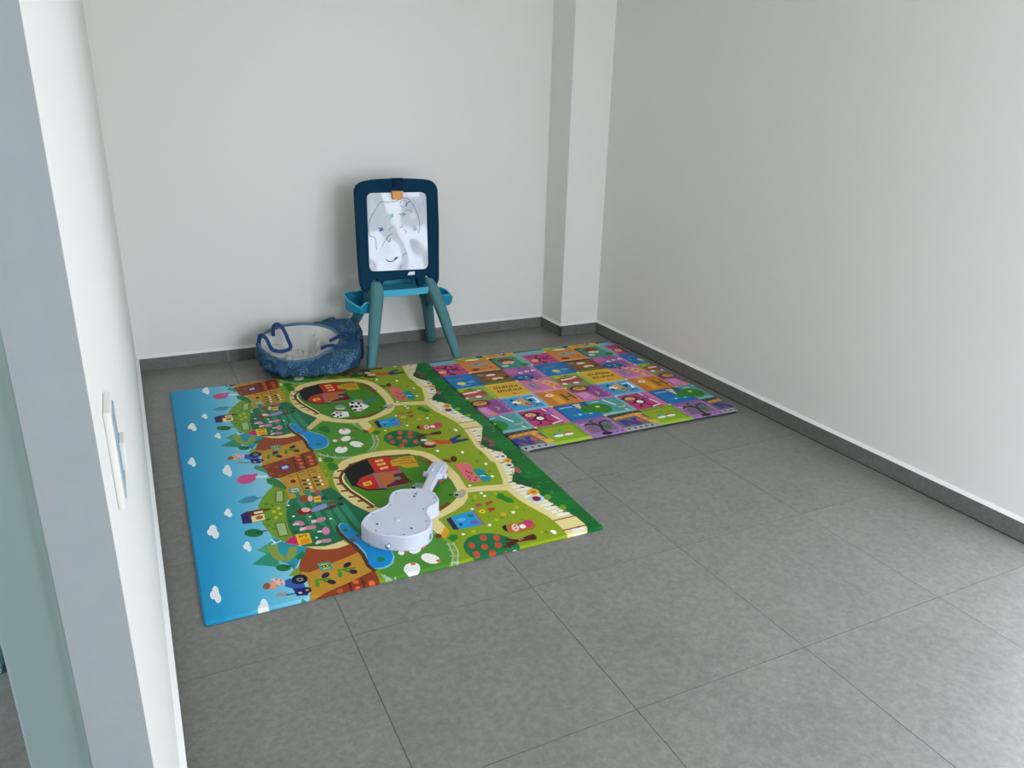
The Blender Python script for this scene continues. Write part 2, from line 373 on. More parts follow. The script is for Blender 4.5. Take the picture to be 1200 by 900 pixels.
# --- farm picture, one repeat, in millimetres: (layer, colour, outline)
FARM_PERIOD = 1.033
FARM = [
 (2,'6f9a2a',[(331,821),(301,778),(274,728),(253,677),(251,670),(246,587),(248,525),(258,469),(269,422),(287,386),(316,349),(336,390),(331,450),(337,528),(349,608),(354,649),(371,683),(371,780)]),
 (3,'1c6b45',[(343,589),(383,671),(504,694),(539,700),(539,700),(553,656),(578,582),(641,448),(627,418),(564,328),(518,314),(494,313),(486,294),(431,289),(386,297),(353,336),(335,431),(332,499)]),
 (4,'2f8a63',[(397,754),(416,746),(423,398),(405,399)]),
 (4,'2f8a63',[(438,736),(460,727),(463,381),(442,383)]),
 (4,'2f8a63',[(479,719),(501,710),(501,365),(479,367)]),
 (4,'2f8a63',[(505,616),(527,607),(544,359),(522,362)]),
 (4,'2f8a63',[(539,573),(564,562),(584,342),(560,346)]),
 (4,'e3cf8c',[(360,309),(424,284),(461,287),(494,297),(507,261),(465,252),(424,260),(392,277)]),
 (3,'95421e',[(363,296),(419,262),(463,255),(506,258),(525,199),(479,183),(415,165),(348,145),(315,149),(314,170),(334,223)]),
 (3,'bd8a2c',[(313,165),(347,140),(377,149),(427,166),(479,183),(519,195),(535,64),(441,30),(387,15),(316,-10),(330,38),(331,122)]),
 (3,'84371a',[(315,1019),(387,1048),(441,1063),(533,1098),(539,1071),(534,938),(442,909),(370,879),(337,909),(328,965)]),
 (3,'c0922f',[(367,880),(442,909),(534,938),(538,751),(524,720),(431,700),(371,683),(376,810)]),
 (4,'96681f',[(442,902),(438,702),(432,702),(436,902)]),
 (4,'96681f',[(490,917),(484,711),(478,711),(484,917)]),
 (4,'5e2410',[(454,1064),(450,912),(442,912),(446,1064)]),
 (4,'5e2410',[(498,1070),(492,925),(484,925),(490,1070)]),
 (3,'2a7a3a',[(314,894),(342,895),(363,857),(375,803),(378,778),(369,765),(331,821),(312,853)]),
 (3,'3f8f6a',[(279,1011),(293,1041),(315,1019),(328,965),(328,939),(296,986)]),
 (4,'4f2c18',[(489,403),(499,416),(501,354),(514,294),(532,243),(543,176),(541,106),(557,70),(546,56),(528,96),(527,183),(512,262),(492,324),(486,371)]),
 (4,'7fc4dc',[(499,399),(513,422),(533,403),(547,346),(564,306),(592,268),(621,229),(636,170),(633,119),(612,77),(582,64),(550,73),(541,106),(543,176),(532,243),(514,294),(501,354)]),
 (5,'0d88c8',[(501,393),(516,416),(536,396),(550,340),(567,300),(588,264),(616,226),(634,178),(630,127),(610,85),(580,72),(547,80),(539,114),(548,181),(537,249),(517,287),(504,347)]),
 (6,'5a6468',[(567,299),(564,292),(559,289),(553,289),(547,293),(544,301),(544,309),(547,316),(552,320),(559,320),(564,315),(567,308)]),
 (6,'5a6468',[(538,279),(535,272),(529,268),(523,268),(518,273),(514,280),(514,288),(517,295),(522,299),(529,299),(534,294),(538,287)]),
 (6,'1d7a52',[(527,360),(524,354),(521,351),(516,351),(512,354),(510,360),(510,367),(512,373),(516,376),(521,376),(524,373),(527,367)]),
 (6,'1d7a52',[(598,118),(595,111),(589,108),(582,108),(575,113),(572,121),(571,129),(575,136),(581,139),(588,138),(594,134),(598,126)]),
 (6,'1d7a52',[(574,227),(573,223),(570,222),(567,222),(565,224),(564,227),(564,231),(565,234),(567,236),(570,236),(573,234),(574,230)]),
 (3,'4a8a2b',[(635,380),(690,381),(772,302),(816,228),(836,132),(818,34),(767,-36),(704,-58),(630,-47),(570,25),(558,59),(624,82),(636,170),(592,268),(579,300)]),
 (4,'9dbaa0',[(789,309),(802,247),(818,212),(813,210),(797,245),(783,308)]),
 (4,'9dbaa0',[(839,131),(829,50),(801,-10),(773,-39),(769,-35),(796,-7),(824,52),(833,132)]),
 (4,'9dbaa0',[(858,124),(850,52),(821,-9),(787,-45),(783,-41),(816,-5),(844,54),(852,125)]),
 (4,'9dbaa0',[(563,1068),(591,1024),(631,989),(692,973),(690,968),(629,983),(587,1020),(558,1065)]),
 (4,'9dbaa0',[(564,1056),(596,1010),(633,977),(690,965),(688,959),(630,971),(591,1006),(559,1052)]),
 (4,'9dbaa0',[(828,127),(857,115),(855,110),(826,122)]),
 (4,'9dbaa0',[(820,88),(850,75),(849,71),(818,83)]),
 (4,'9dbaa0',[(812,49),(844,36),(842,32),(810,45)]),
 (4,'9dbaa0',[(804,12),(830,1),(828,-4),(802,7)]),
 (4,'9dbaa0',[(797,1008),(816,1000),(815,995),(795,1003)]),
 (4,'9dbaa0',[(781,277),(806,296),(809,292),(783,273)]),
 (4,'9dbaa0',[(792,256),(817,274),(820,270),(795,252)]),
 (4,'9dbaa0',[(803,234),(829,252),(832,248),(806,230)]),
 (4,'9dbaa0',[(574,29),(570,-7),(565,-7),(569,30)]),
 (4,'9dbaa0',[(602,1037),(599,1004),(594,1005),(597,1038)]),
 (4,'9dbaa0',[(631,1012),(628,983),(623,983),(626,1013)]),
 (4,'9dbaa0',[(659,987),(657,961),(652,962),(654,987)]),
 (5,'f0ece4',[(755,213),(747,197),(734,188),(720,188),(708,198),(701,215),(702,235),(709,252),(722,261),(737,261),(749,250),(756,233)]),
 (5,'f0ece4',[(738,142),(733,127),(722,115),(710,109),(698,112),(691,121),(690,135),(695,150),(706,162),(719,168),(730,165),(738,156)]),
 (5,'f0ece4',[(671,129),(668,123),(664,119),(658,119),(654,123),(651,130),(651,138),(654,144),(659,148),(665,148),(669,144),(672,137)]),
 (5,'f0ece4',[(772,36),(763,24),(750,21),(735,28),(723,44),(716,63),(717,82),(726,94),(739,97),(754,89),(766,74),(773,54)]),
 (5,'f0ece4',[(695,24),(688,6),(675,-7),(660,-11),(646,-5),(638,8),(637,27),(644,45),(657,58),(672,62),(686,57),(695,43)]),
 (6,'c86a48',[(739,245),(737,241),(733,238),(728,239),(724,242),(721,247),(721,252),(723,257),(728,259),(732,259),(737,256),(739,251)]),
 (6,'c86a48',[(689,134),(687,129),(683,127),(679,128),(675,131),(672,135),(672,141),(674,145),(678,147),(683,147),(687,144),(689,139)]),
 (6,'c86a48',[(775,31),(772,27),(768,25),(764,25),(760,28),(757,33),(757,38),(760,42),(764,44),(768,44),(772,41),(775,36)]),
 (6,'c86a48',[(687,50),(685,46),(681,43),(676,44),(672,47),(670,52),(670,57),(672,61),(676,63),(680,62),(684,59),(687,55)]),
 (6,'c86a48',[(772,218),(769,213),(765,211),(760,211),(756,214),(754,219),(754,225),(756,230),(760,232),(765,231),(769,228),(772,223)]),
 (6,'c86a48',[(753,133),(750,129),(746,127),(742,127),(737,130),(735,135),(735,140),(737,145),(742,147),(746,147),(750,143),(753,139)]),
 (4,'1d6a24',[(613,292),(632,324),(661,324),(669,287),(665,233),(642,237),(629,269)]),
 (4,'e3cf8c',[(568,795),(597,882),(644,944),(709,971),(781,981),(861,974),(950,944),(1006,896),(1032,848),(1048,782),(1060,704),(1064,618),(1056,525),(1053,486),(1029,418),(992,370),(944,340),(895,318),(857,303),(794,305),(719,344),(659,394),(637,449),(592,540),(567,637),(562,731)]),
 (5,'47811a',[(608,780),(634,853),(677,902),(747,927),(826,924),(938,896),(980,853),(1006,783),(1015,679),(1020,580),(1012,502),(988,434),(941,390),(882,352),(817,348),(767,368),(712,408),(676,476),(660,501),(634,586),(604,675)]),
 (4,'e3cf8c',[(1055,499),(1131,485),(1205,467),(1228,451),(1200,409),(1118,441),(1043,458)]),
 (4,'e3cf8c',[(813,315),(859,314),(866,242),(826,185),(815,240)]),
 (4,'d89a20',[(866,242),(871,200),(836,162),(826,185)]),
 (5,'7a3414',[(832,182),(828,175),(822,171),(816,171),(810,176),(807,183),(808,192),(812,199),(818,204),(824,203),(830,199),(832,191)]),
 (4,'d9c27c',[(641,436),(665,403),(584,304),(569,332)]),
 (6,'6f3213',[(652,490),(629,568),(598,657),(585,743),(592,793),(620,847),(667,896),(749,928),(826,925),(939,899),(936,885),(823,911),(751,914),(674,884),(631,839),(605,788),(599,743),(612,660),(642,572),(665,494)]),
 (5,'efe6b8',[(659,498),(636,582),(608,664),(598,741),(602,789),(628,843),(669,882),(676,875),(636,837),(611,786),(608,742),(618,666),(645,585),(669,501)]),
 (7,'6f3213',[(574,803),(606,785),(600,774),(568,791)]),
 (7,'6f3213',[(573,740),(602,731),(598,719),(569,727)]),
 (7,'6f3213',[(573,673),(604,668),(603,655),(571,660)]),
 (7,'6f3213',[(590,612),(619,606),(616,593),(588,600)]),
 (7,'6f3213',[(616,566),(642,561),(640,548),(613,553)]),
 (7,'6f3213',[(635,502),(663,497),(661,484),(633,489)]),
 (7,'6f3213',[(600,856),(634,853),(632,840),(599,843)]),
 (7,'6f3213',[(660,900),(689,899),(689,886),(659,887)]),
 (6,'7a4216',[(970,869),(999,812),(1005,742),(1004,643),(993,643),(994,742),(988,809),(960,864)]),
 (6,'7a4216',[(974,787),(1008,774),(1004,763),(970,777)]),
 (6,'7a4216',[(991,730),(1022,724),(1021,714),(989,719)]),
 (6,'7a4216',[(982,662),(1018,655),(1016,645),(980,651)]),
 (6,'7a4216',[(963,841),(986,780),(999,688),(989,686),(975,777),(953,837)]),
 (6,'7a3a14',[(781,380),(851,376),(899,389),(940,415),(950,399),(906,372),(852,358),(779,362)]),
 (6,'140f10',[(624,838),(674,885),(746,915),(747,779),(686,756),(639,688),(625,694)]),
 (7,'140f10',[(644,696),(675,641),(751,620),(748,608),(669,631),(634,690)]),
 (6,'c02420',[(751,913),(851,905),(848,868),(850,758),(745,771)]),
 (6,'c02420',[(640,692),(677,752),(733,767),(724,632),(673,638)]),
 (6,'94667c',[(733,767),(745,771),(850,758),(848,621),(749,618),(724,632)]),
 (7,'b8662c',[(741,758),(825,751),(825,703),(760,642),(738,643)]),
 (7,'e8b434',[(670,704),(708,711),(707,677),(672,669)]),
 (8,'c08a20',[(681,696),(699,699),(699,682),(681,679)]),
 (7,'e8b858',[(774,894),(792,893),(788,869),(771,871)]),
 (7,'e8b858',[(794,895),(811,894),(808,871),(791,872)]),
 (7,'e8b858',[(774,857),(791,856),(788,833),(771,835)]),
 (7,'e8b858',[(795,858),(812,857),(809,833),(792,835)]),
 (7,'e8b858',[(775,815),(793,815),(789,792),(773,793)]),
 (7,'e8b858',[(795,817),(812,817),(808,794),(792,795)]),
 (6,'c99a1e',[(833,860),(887,880),(945,876),(937,762),(880,768),(860,803),(830,806)]),
 (7,'8a5a14',[(842,851),(900,846),(934,827),(931,821),(898,839),(842,844)]),
 (7,'8a5a14',[(865,823),(939,811),(938,804),(864,816)]),
 (7,'8a5a14',[(886,866),(936,864),(936,857),(885,859)]),
 (8,'5e1e12',[(811,730),(857,733),(855,695),(859,650),(847,628),(788,628),(754,624),(756,643),(801,666)]),
 (9,'808078',[(832,683),(828,676),(821,673),(814,673),(807,678),(804,686),(804,694),(808,701),(815,704),(823,704),(829,699),(832,691)]),
 (9,'1a1010',[(864,640),(862,635),(860,633),(857,632),(856,634),(855,638),(856,643),(858,647),(861,650),(863,650),(865,648),(865,644)]),
 (6,'efeaea',[(833,573),(858,603),(883,579),(907,531),(921,499),(892,472),(863,446),(831,458),(828,536)]),
 (7,'1c1618',[(861,575),(857,567),(853,562),(848,562),(844,566),(842,573),(843,582),(846,590),(851,595),(856,595),(860,591),(862,584)]),
 (7,'1c1618',[(846,522),(843,513),(838,508),(832,507),(828,511),(826,520),(827,529),(831,538),(836,544),(841,545),(846,540),(847,532)]),
 (7,'1c1618',[(867,514),(864,506),(858,502),(853,501),(848,506),(846,513),(847,522),(850,529),(855,534),(861,534),(865,530),(868,523)]),
 (7,'1c1618',[(888,551),(885,544),(880,540),(876,540),(872,544),(871,550),(871,558),(874,564),(878,568),(883,569),(887,565),(888,559)]),
 (7,'1c1618',[(849,470),(846,464),(841,460),(836,460),(832,464),(829,470),(830,478),(833,484),(838,488),(843,488),(847,484),(849,477)]),
 (7,'1c1618',[(886,513),(884,506),(880,502),(877,501),(875,504),(874,510),(875,517),(877,524),(881,528),(884,529),(887,526),(887,520)]),
 (7,'dc88a0',[(879,464),(876,458),(871,454),(865,454),(860,458),(858,465),(858,473),(862,480),(867,484),(873,484),(877,479),(880,472)]),
 (6,'efeaea',[(715,461),(739,488),(772,482),(802,464),(793,400),(752,398),(722,416)]),
 (7,'1c1618',[(735,447),(732,440),(727,435),(722,435),(719,439),(717,446),(717,454),(720,461),(725,466),(729,466),(733,462),(735,455)]),
 (7,'1c1618',[(753,464),(751,460),(748,457),(744,457),(742,459),(740,464),(740,469),(742,474),(746,477),(749,477),(752,474),(753,470)]),
 (7,'1c1618',[(764,423),(762,418),(758,415),(754,415),(751,418),(749,423),(750,429),(752,434),(755,437),(759,437),(762,434),(764,429)]),
 (7,'1c1618',[(746,416),(744,412),(741,410),(738,410),(735,412),(734,416),(734,421),(736,425),(739,427),(742,427),(745,425),(746,421)]),
 (7,'d890a0',[(772,457),(769,450),(764,446),(759,446),(755,450),(753,456),(753,464),(756,471),(761,475),(766,475),(770,471),(772,465)]),
 (6,'3a70a8',[(913,588),(973,609),(972,571),(917,560)]),
 (6,'78a0a0',[(905,584),(899,573),(888,568),(876,569),(866,576),(860,588),(860,602),(866,613),(876,618),(888,617),(899,610),(905,597)]),
 (7,'c88a70',[(909,576),(905,566),(898,560),(892,560),(887,565),(885,574),(886,585),(890,595),(896,601),(902,601),(908,596),(910,587)]),
 (6,'909c90',[(806,525),(798,510),(786,502),(772,503),(760,512),(753,528),(754,545),(761,561),(773,569),(787,568),(799,559),(806,543)]),
 (7,'d0d8d0',[(758,533),(798,517),(793,503),(753,519)]),
 (6,'a8a8a4',[(1027,447),(1019,433),(1008,424),(997,424),(988,433),(983,447),(985,464),(992,478),(1003,487),(1015,487),(1024,479),(1029,464)]),
 (7,'1a1a1a',[(1001,451),(999,447),(995,444),(991,445),(987,448),(985,452),(985,457),(987,461),(991,464),(996,463),(999,460),(1001,456)]),
 (6,'1a1a1a',[(977,462),(975,458),(972,456),(969,456),(966,458),(964,462),(964,467),(966,470),(969,472),(973,472),(976,470),(978,466)]),
 (6,'c0a080',[(1040,463),(1035,452),(1028,445),(1021,444),(1015,450),(1013,460),(1015,472),(1020,484),(1027,490),(1034,491),(1039,486),(1041,475)]),
 (4,'176a3c',[(1061,-14),(1046,-41),(1024,-60),(997,-70),(968,-70),(938,-60),(912,-41),(891,-15),(877,15),(872,48),(876,80),(890,108),(911,129),(939,140),(970,141),(1001,131),(1028,111),(1050,84),(1063,51),(1067,18)]),
 (5,'c2482f',[(979,105),(974,95),(967,89),(961,89),(956,94),(954,103),(955,114),(960,124),(966,130),(973,130),(978,125),(980,116)]),
 (5,'c2482f',[(1024,86),(1019,77),(1012,71),(1005,71),(1001,76),(999,85),(1000,96),(1005,105),(1012,111),(1018,112),(1023,107),(1025,97)]),
 (5,'c2482f',[(919,74),(915,65),(909,59),(902,59),(897,64),(895,73),(896,84),(901,93),(907,99),(914,99),(919,94),(921,85)]),
 (5,'c2482f',[(959,48),(954,38),(948,33),(942,33),(937,37),(935,46),(936,57),(941,66),(947,72),(954,72),(959,67),(960,58)]),
 (5,'c2482f',[(1008,38),(1003,29),(997,24),(990,23),(986,28),(984,37),(985,48),(990,57),(996,63),(1003,63),(1008,58),(1010,49)]),
 (5,'c2482f',[(914,15),(910,6),(904,1),(897,1),(892,5),(890,14),(892,25),(896,34),(902,39),(909,40),(914,35),(916,26)]),
 (5,'c2482f',[(969,1),(965,-8),(958,-13),(952,-14),(947,-9),(945,0),(947,10),(951,20),(958,25),(964,25),(969,20),(971,12)]),
 (5,'c2482f',[(1016,1010),(1011,1001),(1004,996),(998,996),(993,1000),(991,1009),(993,1019),(997,1029),(1004,1034),(1010,1034),(1015,1029),(1017,1020)]),
 (5,'c2482f',[(942,994),(938,985),(932,980),(925,979),(921,984),(919,993),(920,1003),(924,1012),(931,1017),(937,1017),(942,1012),(944,1004)]),
 (6,'511812',[(1018,45),(1075,51),(1148,61),(1152,42),(1142,21),(1073,32),(1014,19),(1032,36)]),
 (6,'511812',[(1071,42),(1035,62),(1040,71),(1076,51)]),
 (6,'511812',[(1068,33),(1013,18),(1010,28),(1066,43)]),
 (6,'511812',[(1075,37),(1027,8),(1022,17),(1070,46)]),
 (7,'d88a78',[(1079,40),(1081,51),(1090,54),(1095,46),(1089,37),(1081,39),(1083,42),(1087,40),(1092,46),(1089,50),(1084,49),(1083,40)]),
 (7,'d88a78',[(1091,51),(1099,51),(1103,42),(1100,41),(1097,48),(1091,47)]),
 (5,'b0642c',[(1083,164),(1132,156),(1187,159),(1187,115),(1168,92),(1111,92),(1065,105)]),
 (6,'14100e',[(1059,151),(1080,165),(1067,110),(1061,124)]),
 (6,'f0c0b0',[(1119,123),(1113,111),(1105,103),(1097,102),(1092,108),(1090,120),(1093,134),(1099,146),(1107,154),(1115,155),(1120,148),(1121,137)]),
 (6,'c03068',[(1184,138),(1178,126),(1167,116),(1154,112),(1144,115),(1138,124),(1138,136),(1145,148),(1156,158),(1168,162),(1179,159),(1185,150)]),
 (7,'f4e8f0',[(1146,120),(1142,113),(1136,110),(1130,110),(1125,115),(1123,121),(1123,129),(1127,136),(1133,139),(1140,139),(1145,134),(1147,128)]),
 (7,'201010',[(1108,137),(1107,134),(1105,133),(1104,133),(1103,134),(1102,136),(1103,139),(1104,141),(1105,143),(1107,143),(1108,141),(1108,139)]),
 (7,'201010',[(1115,139),(1114,137),(1112,136),(1111,135),(1110,137),(1109,139),(1110,142),(1111,144),(1113,145),(1114,146),(1115,144),(1116,142)]),
 (7,'201010',[(1108,120),(1106,117),(1105,116),(1103,116),(1102,117),(1102,119),(1102,122),(1103,124),(1105,126),(1107,126),(1108,124),(1108,122)]),
 (5,'5e2812',[(1078,938),(1069,927),(1053,922),(1034,926),(1018,936),(1009,951),(1009,967),(1018,978),(1034,983),(1053,979),(1069,969),(1078,953)]),
 (6,'e8b09a',[(1080,964),(1074,955),(1063,952),(1050,954),(1039,961),(1033,972),(1034,983),(1040,992),(1051,996),(1064,994),(1075,986),(1081,975)]),
 (6,'e8d8c0',[(1060,1012),(1055,1006),(1048,1004),(1040,1005),(1034,1010),(1030,1017),(1030,1024),(1034,1030),(1041,1032),(1049,1031),(1056,1026),(1060,1019)]),
 (5,'cc4a20',[(1065,1029),(1105,997),(1153,977),(1155,932),(1088,949),(1087,983)]),
 (5,'29366a',[(1155,982),(1215,1017),(1226,1006),(1213,990),(1184,968),(1242,959),(1238,941),(1156,929)]),
 (6,'1a1a1a',[(1215,1016),(1228,1011),(1221,992),(1207,998)]),
 (6,'1a1a1a',[(1224,964),(1243,959),(1239,940),(1219,945)]),
 (5,'dc6a70',[(1084,714),(1112,726),(1146,707),(1147,661),(1134,639),(1134,526),(1091,531),(1078,567)]),
 (6,'7a1a28',[(1114,639),(1112,636),(1110,634),(1107,634),(1105,636),(1104,639),(1105,643),(1106,645),(1109,647),(1112,647),(1114,645),(1115,642)]),
 (6,'7a1a28',[(1120,623),(1118,620),(1115,619),(1113,619),(1110,621),(1110,624),(1110,627),(1112,630),(1115,631),(1117,631),(1119,629),(1120,626)]),
 (6,'7a1a28',[(1128,610),(1127,608),(1124,606),(1121,606),(1119,608),(1118,611),(1119,614),(1121,617),(1123,619),(1126,618),(1128,617),(1129,614)]),
 (6,'7a1a28',[(1103,586),(1101,583),(1099,582),(1096,582),(1094,584),(1093,587),(1094,590),(1095,593),(1098,594),(1101,594),(1103,592),(1104,589)]),
 (6,'7a1a28',[(1102,563),(1100,561),(1097,559),(1095,560),(1093,561),(1092,564),(1092,567),(1094,570),(1097,571),(1099,571),(1102,569),(1102,567)]),
 (6,'7a1a28',[(1116,546),(1114,544),(1112,542),(1109,542),(1107,544),(1106,547),(1107,550),(1109,553),(1111,554),(1114,554),(1116,552),(1117,549)]),
 (6,'7a1a28',[(1130,566),(1128,563),(1126,562),(1123,562),(1121,564),(1120,567),(1121,570),(1123,573),(1125,574),(1128,574),(1130,572),(1131,569)]),
 (5,'128890',[(1138,638),(1165,644),(1185,636),(1180,584),(1184,539),(1162,514),(1139,515),(1140,566)]),
 (6,'d8e8e0',[(1144,575),(1159,578),(1170,566),(1164,561),(1156,571),(1145,567)]),
 (5,'6a3416',[(1052,795),(1076,779),(1084,753),(1071,744),(1055,772)]),
 (5,'5a2414',[(1115,768),(1109,754),(1101,745),(1093,744),(1087,751),(1085,763),(1087,779),(1093,793),(1102,802),(1110,803),(1116,796),(1118,784)]),
 (5,'231a50',[(888,289),(909,298),(906,200),(887,208)]),
 (5,'1696cc',[(913,300),(1003,311),(1001,196),(909,199)]),
 (5,'9a6a4a',[(1003,311),(1010,312),(1012,195),(1001,196)]),
 (6,'6a60b0',[(995,218),(989,211),(981,207),(972,208),(966,214),(962,222),(963,231),(969,239),(977,242),(986,241),(993,236),(996,227)]),
 (6,'1a7a70',[(993,272),(989,268),(984,265),(978,266),(973,270),(970,276),(971,282),(975,287),(980,289),(986,288),(991,284),(994,279)]),
 (6,'164a70',[(931,228),(928,223),(925,221),(921,221),(919,223),(918,228),(919,233),(921,237),(925,240),(928,240),(931,237),(932,233)]),
 (6,'60a8d8',[(956,262),(952,257),(944,254),(935,253),(926,256),(921,261),(920,267),(924,272),(932,275),(941,275),(950,273),(956,268)]),
 (5,'1f7a24',[(1132,373),(1156,402),(1174,390),(1169,372),(1189,340),(1181,306),(1159,315),(1147,347)]),
 (5,'a83c20',[(1074,351),(1105,354),(1105,338),(1074,325)]),
 (5,'a83c20',[(1066,306),(1093,302),(1093,284),(1066,273)]),
 (5,'b04a50',[(1056,338),(1051,332),(1045,328),(1039,329),(1034,333),(1032,340),(1033,348),(1038,354),(1044,357),(1050,357),(1055,353),(1057,346)]),
 (5,'e8c030',[(1051,286),(1046,279),(1039,276),(1032,276),(1027,281),(1025,288),(1026,296),(1031,303),(1038,306),(1045,306),(1050,301),(1052,294)]),
 (6,'c07818',[(1043,289),(1041,286),(1039,285),(1036,285),(1034,287),(1033,290),(1034,293),(1035,296),(1038,297),(1041,297),(1043,295),(1044,292)]),
 (5,'f4f2ea',[(1099,428),(1096,424),(1092,422),(1089,423),(1086,425),(1085,429),(1086,433),(1088,437),(1092,439),(1096,439),(1098,436),(1099,432)]),
 (5,'f4f2ea',[(1102,400),(1099,396),(1096,394),(1092,394),(1089,397),(1088,401),(1089,405),(1092,409),(1095,411),(1099,410),(1102,408),(1103,404)]),
 (5,'f4f2ea',[(1080,507),(1077,503),(1073,501),(1070,502),(1067,504),(1066,508),(1067,513),(1069,517),(1073,519),(1077,518),(1079,516),(1081,512)]),
 (5,'f4f2ea',[(1031,182),(1028,179),(1025,177),(1022,177),(1019,180),(1018,183),(1019,187),(1021,190),(1024,192),(1028,191),(1030,189),(1031,186)]),
 (5,'f4f2ea',[(1154,235),(1151,232),(1148,230),(1144,231),(1142,233),(1141,237),(1142,241),(1144,244),(1148,246),(1151,245),(1154,243),(1155,239)]),
 (5,'f4f2ea',[(914,160),(912,157),(909,156),(906,156),(904,158),(902,162),(903,165),(905,168),(908,170),(911,169),(914,167),(915,164)]),
 (5,'f4f2ea',[(1201,549),(1198,545),(1194,543),(1190,543),(1187,546),(1186,550),(1187,555),(1190,559),(1194,561),(1198,561),(1201,558),(1202,554)]),
 (5,'f4f2ea',[(1016,320),(1013,317),(1010,315),(1006,316),(1004,318),(1002,322),(1003,326),(1006,329),(1009,331),(1012,331),(1015,328),(1016,325)]),
 (5,'b0b418',[(1068,408),(1064,402),(1059,400),(1053,400),(1049,404),(1048,409),(1049,416),(1052,421),(1058,424),(1063,424),(1067,420),(1069,414)]),
 (5,'b0b418',[(1073,206),(1070,201),(1065,199),(1060,199),(1056,203),(1054,208),(1055,214),(1059,219),(1064,221),(1069,221),(1073,217),(1074,212)]),
 (5,'b0b418',[(1184,263),(1180,258),(1174,255),(1169,256),(1165,259),(1164,265),(1165,271),(1169,276),(1174,279),(1179,278),(1183,275),(1185,269)]),
 (5,'b0b418',[(959,161),(956,156),(951,154),(946,154),(942,158),(941,163),(942,168),(945,173),(949,175),(954,174),(958,171),(960,166)]),
 (5,'d8a028',[(1115,230),(1111,224),(1105,221),(1098,222),(1094,226),(1092,233),(1093,240),(1098,246),(1104,249),(1110,248),(1115,244),(1117,238)]),
 (5,'f4f2ea',[(1170,823),(1167,817),(1163,813),(1159,813),(1156,816),(1155,822),(1156,828),(1159,834),(1163,838),(1167,838),(1170,835),(1171,829)]),
 (5,'f4f2ea',[(1222,671),(1219,665),(1215,662),(1211,662),(1208,665),(1207,670),(1208,676),(1210,682),(1214,685),(1218,685),(1221,682),(1223,677)]),
 (5,'f4f2ea',[(1030,182),(1028,177),(1025,175),(1021,175),(1018,177),(1017,182),(1018,187),(1020,191),(1023,193),(1027,193),(1030,191),(1031,187)]),
 (5,'f4f2ea',[(1152,233),(1150,228),(1146,226),(1143,226),(1140,228),(1139,233),(1140,238),(1142,242),(1146,245),(1149,245),(1152,242),(1153,238)]),
 (5,'f4f2ea',[(1228,47),(1226,43),(1222,41),(1219,41),(1216,43),(1215,47),(1216,52),(1218,56),(1222,58),(1225,58),(1228,56),(1229,52)]),
 (5,'f4f2ea',[(1233,37),(1230,30),(1226,26),(1221,26),(1218,29),(1217,35),(1218,43),(1221,49),(1225,53),(1229,54),(1233,50),(1234,44)]),
 (5,'f4f2ea',[(1070,879),(1068,873),(1064,870),(1060,869),(1057,873),(1055,878),(1056,885),(1059,891),(1063,894),(1067,895),(1070,892),(1071,886)]),
 (5,'6a8a10',[(1050,241),(1047,238),(1044,236),(1040,237),(1037,239),(1036,243),(1036,247),(1039,250),(1042,251),(1046,251),(1049,249),(1050,245)]),
 (5,'6a8a10',[(1200,234),(1198,230),(1194,229),(1190,229),(1187,232),(1186,236),(1187,240),(1189,243),(1193,244),(1197,244),(1200,241),(1201,238)]),
 (5,'6a8a10',[(1210,598),(1207,594),(1203,592),(1199,592),(1196,595),(1194,600),(1195,604),(1198,609),(1202,611),(1207,610),(1210,608),(1211,603)]),
 (5,'6a8a10',[(1047,382),(1044,379),(1041,377),(1037,377),(1034,380),(1032,384),(1033,388),(1035,391),(1039,393),(1043,393),(1046,390),(1047,386)]),
 (5,'6a8a10',[(1245,782),(1241,774),(1236,770),(1230,769),(1226,773),(1224,781),(1225,789),(1229,797),(1235,802),(1240,802),(1245,798),(1246,791)]),
 (5,'6a8a10',[(1198,710),(1194,702),(1189,698),(1183,697),(1179,701),(1177,709),(1178,717),(1182,724),(1187,729),(1193,729),(1197,725),(1199,718)]),
 (5,'6a8a10',[(1205,48),(1202,43),(1197,40),(1192,40),(1189,43),(1187,49),(1188,55),(1192,61),(1196,64),(1201,64),(1205,60),(1206,55)]),
 (4,'2a7a20',[(612,906),(606,892),(596,885),(585,885),(576,893),(571,907),(571,922),(577,936),(587,943),(598,943),(607,935),(612,921)]),
 (4,'2a7a20',[(614,882),(608,869),(598,862),(587,862),(578,870),(573,884),(574,899),(579,912),(589,920),(600,919),(609,911),(614,898)]),
 (4,'2a7a20',[(611,966),(604,952),(595,944),(584,945),(574,953),(569,967),(569,983),(575,997),(585,1005),(597,1004),(606,996),(611,982)]),
 (4,'f4f2ea',[(565,998),(563,994),(560,992),(557,993),(553,995),(552,999),(552,1004),(553,1008),(557,1010),(560,1010),(563,1007),(565,1003)]),
 (4,'f4f2ea',[(563,979),(561,975),(558,973),(554,973),(551,976),(549,980),(549,984),(551,988),(554,990),(558,990),(561,988),(563,983)]),
 (4,'a8b418',[(562,873),(560,868),(557,866),(554,866),(551,868),(549,873),(549,878),(551,883),(554,885),(558,885),(561,882),(563,878)]),
 (4,'a8b418',[(557,797),(555,793),(552,791),(548,791),(545,793),(544,798),(544,803),(546,807),(549,810),(552,809),(555,807),(557,802)]),
 (4,'247a20',[(843,159),(867,178),(887,169),(879,143),(858,127),(848,144)]),
 (2,'2f8f72',[(174,267),(229,315),(247,324),(262,237),(248,221)]),
 (2,'46a070',[(202,353),(261,391),(270,338),(229,315)]),
 (2,'2394a4',[(263,425),(287,386),(301,362),(341,320),(370,301),(332,241),(300,177),(284,228),(252,264),(247,319),(272,350)]),
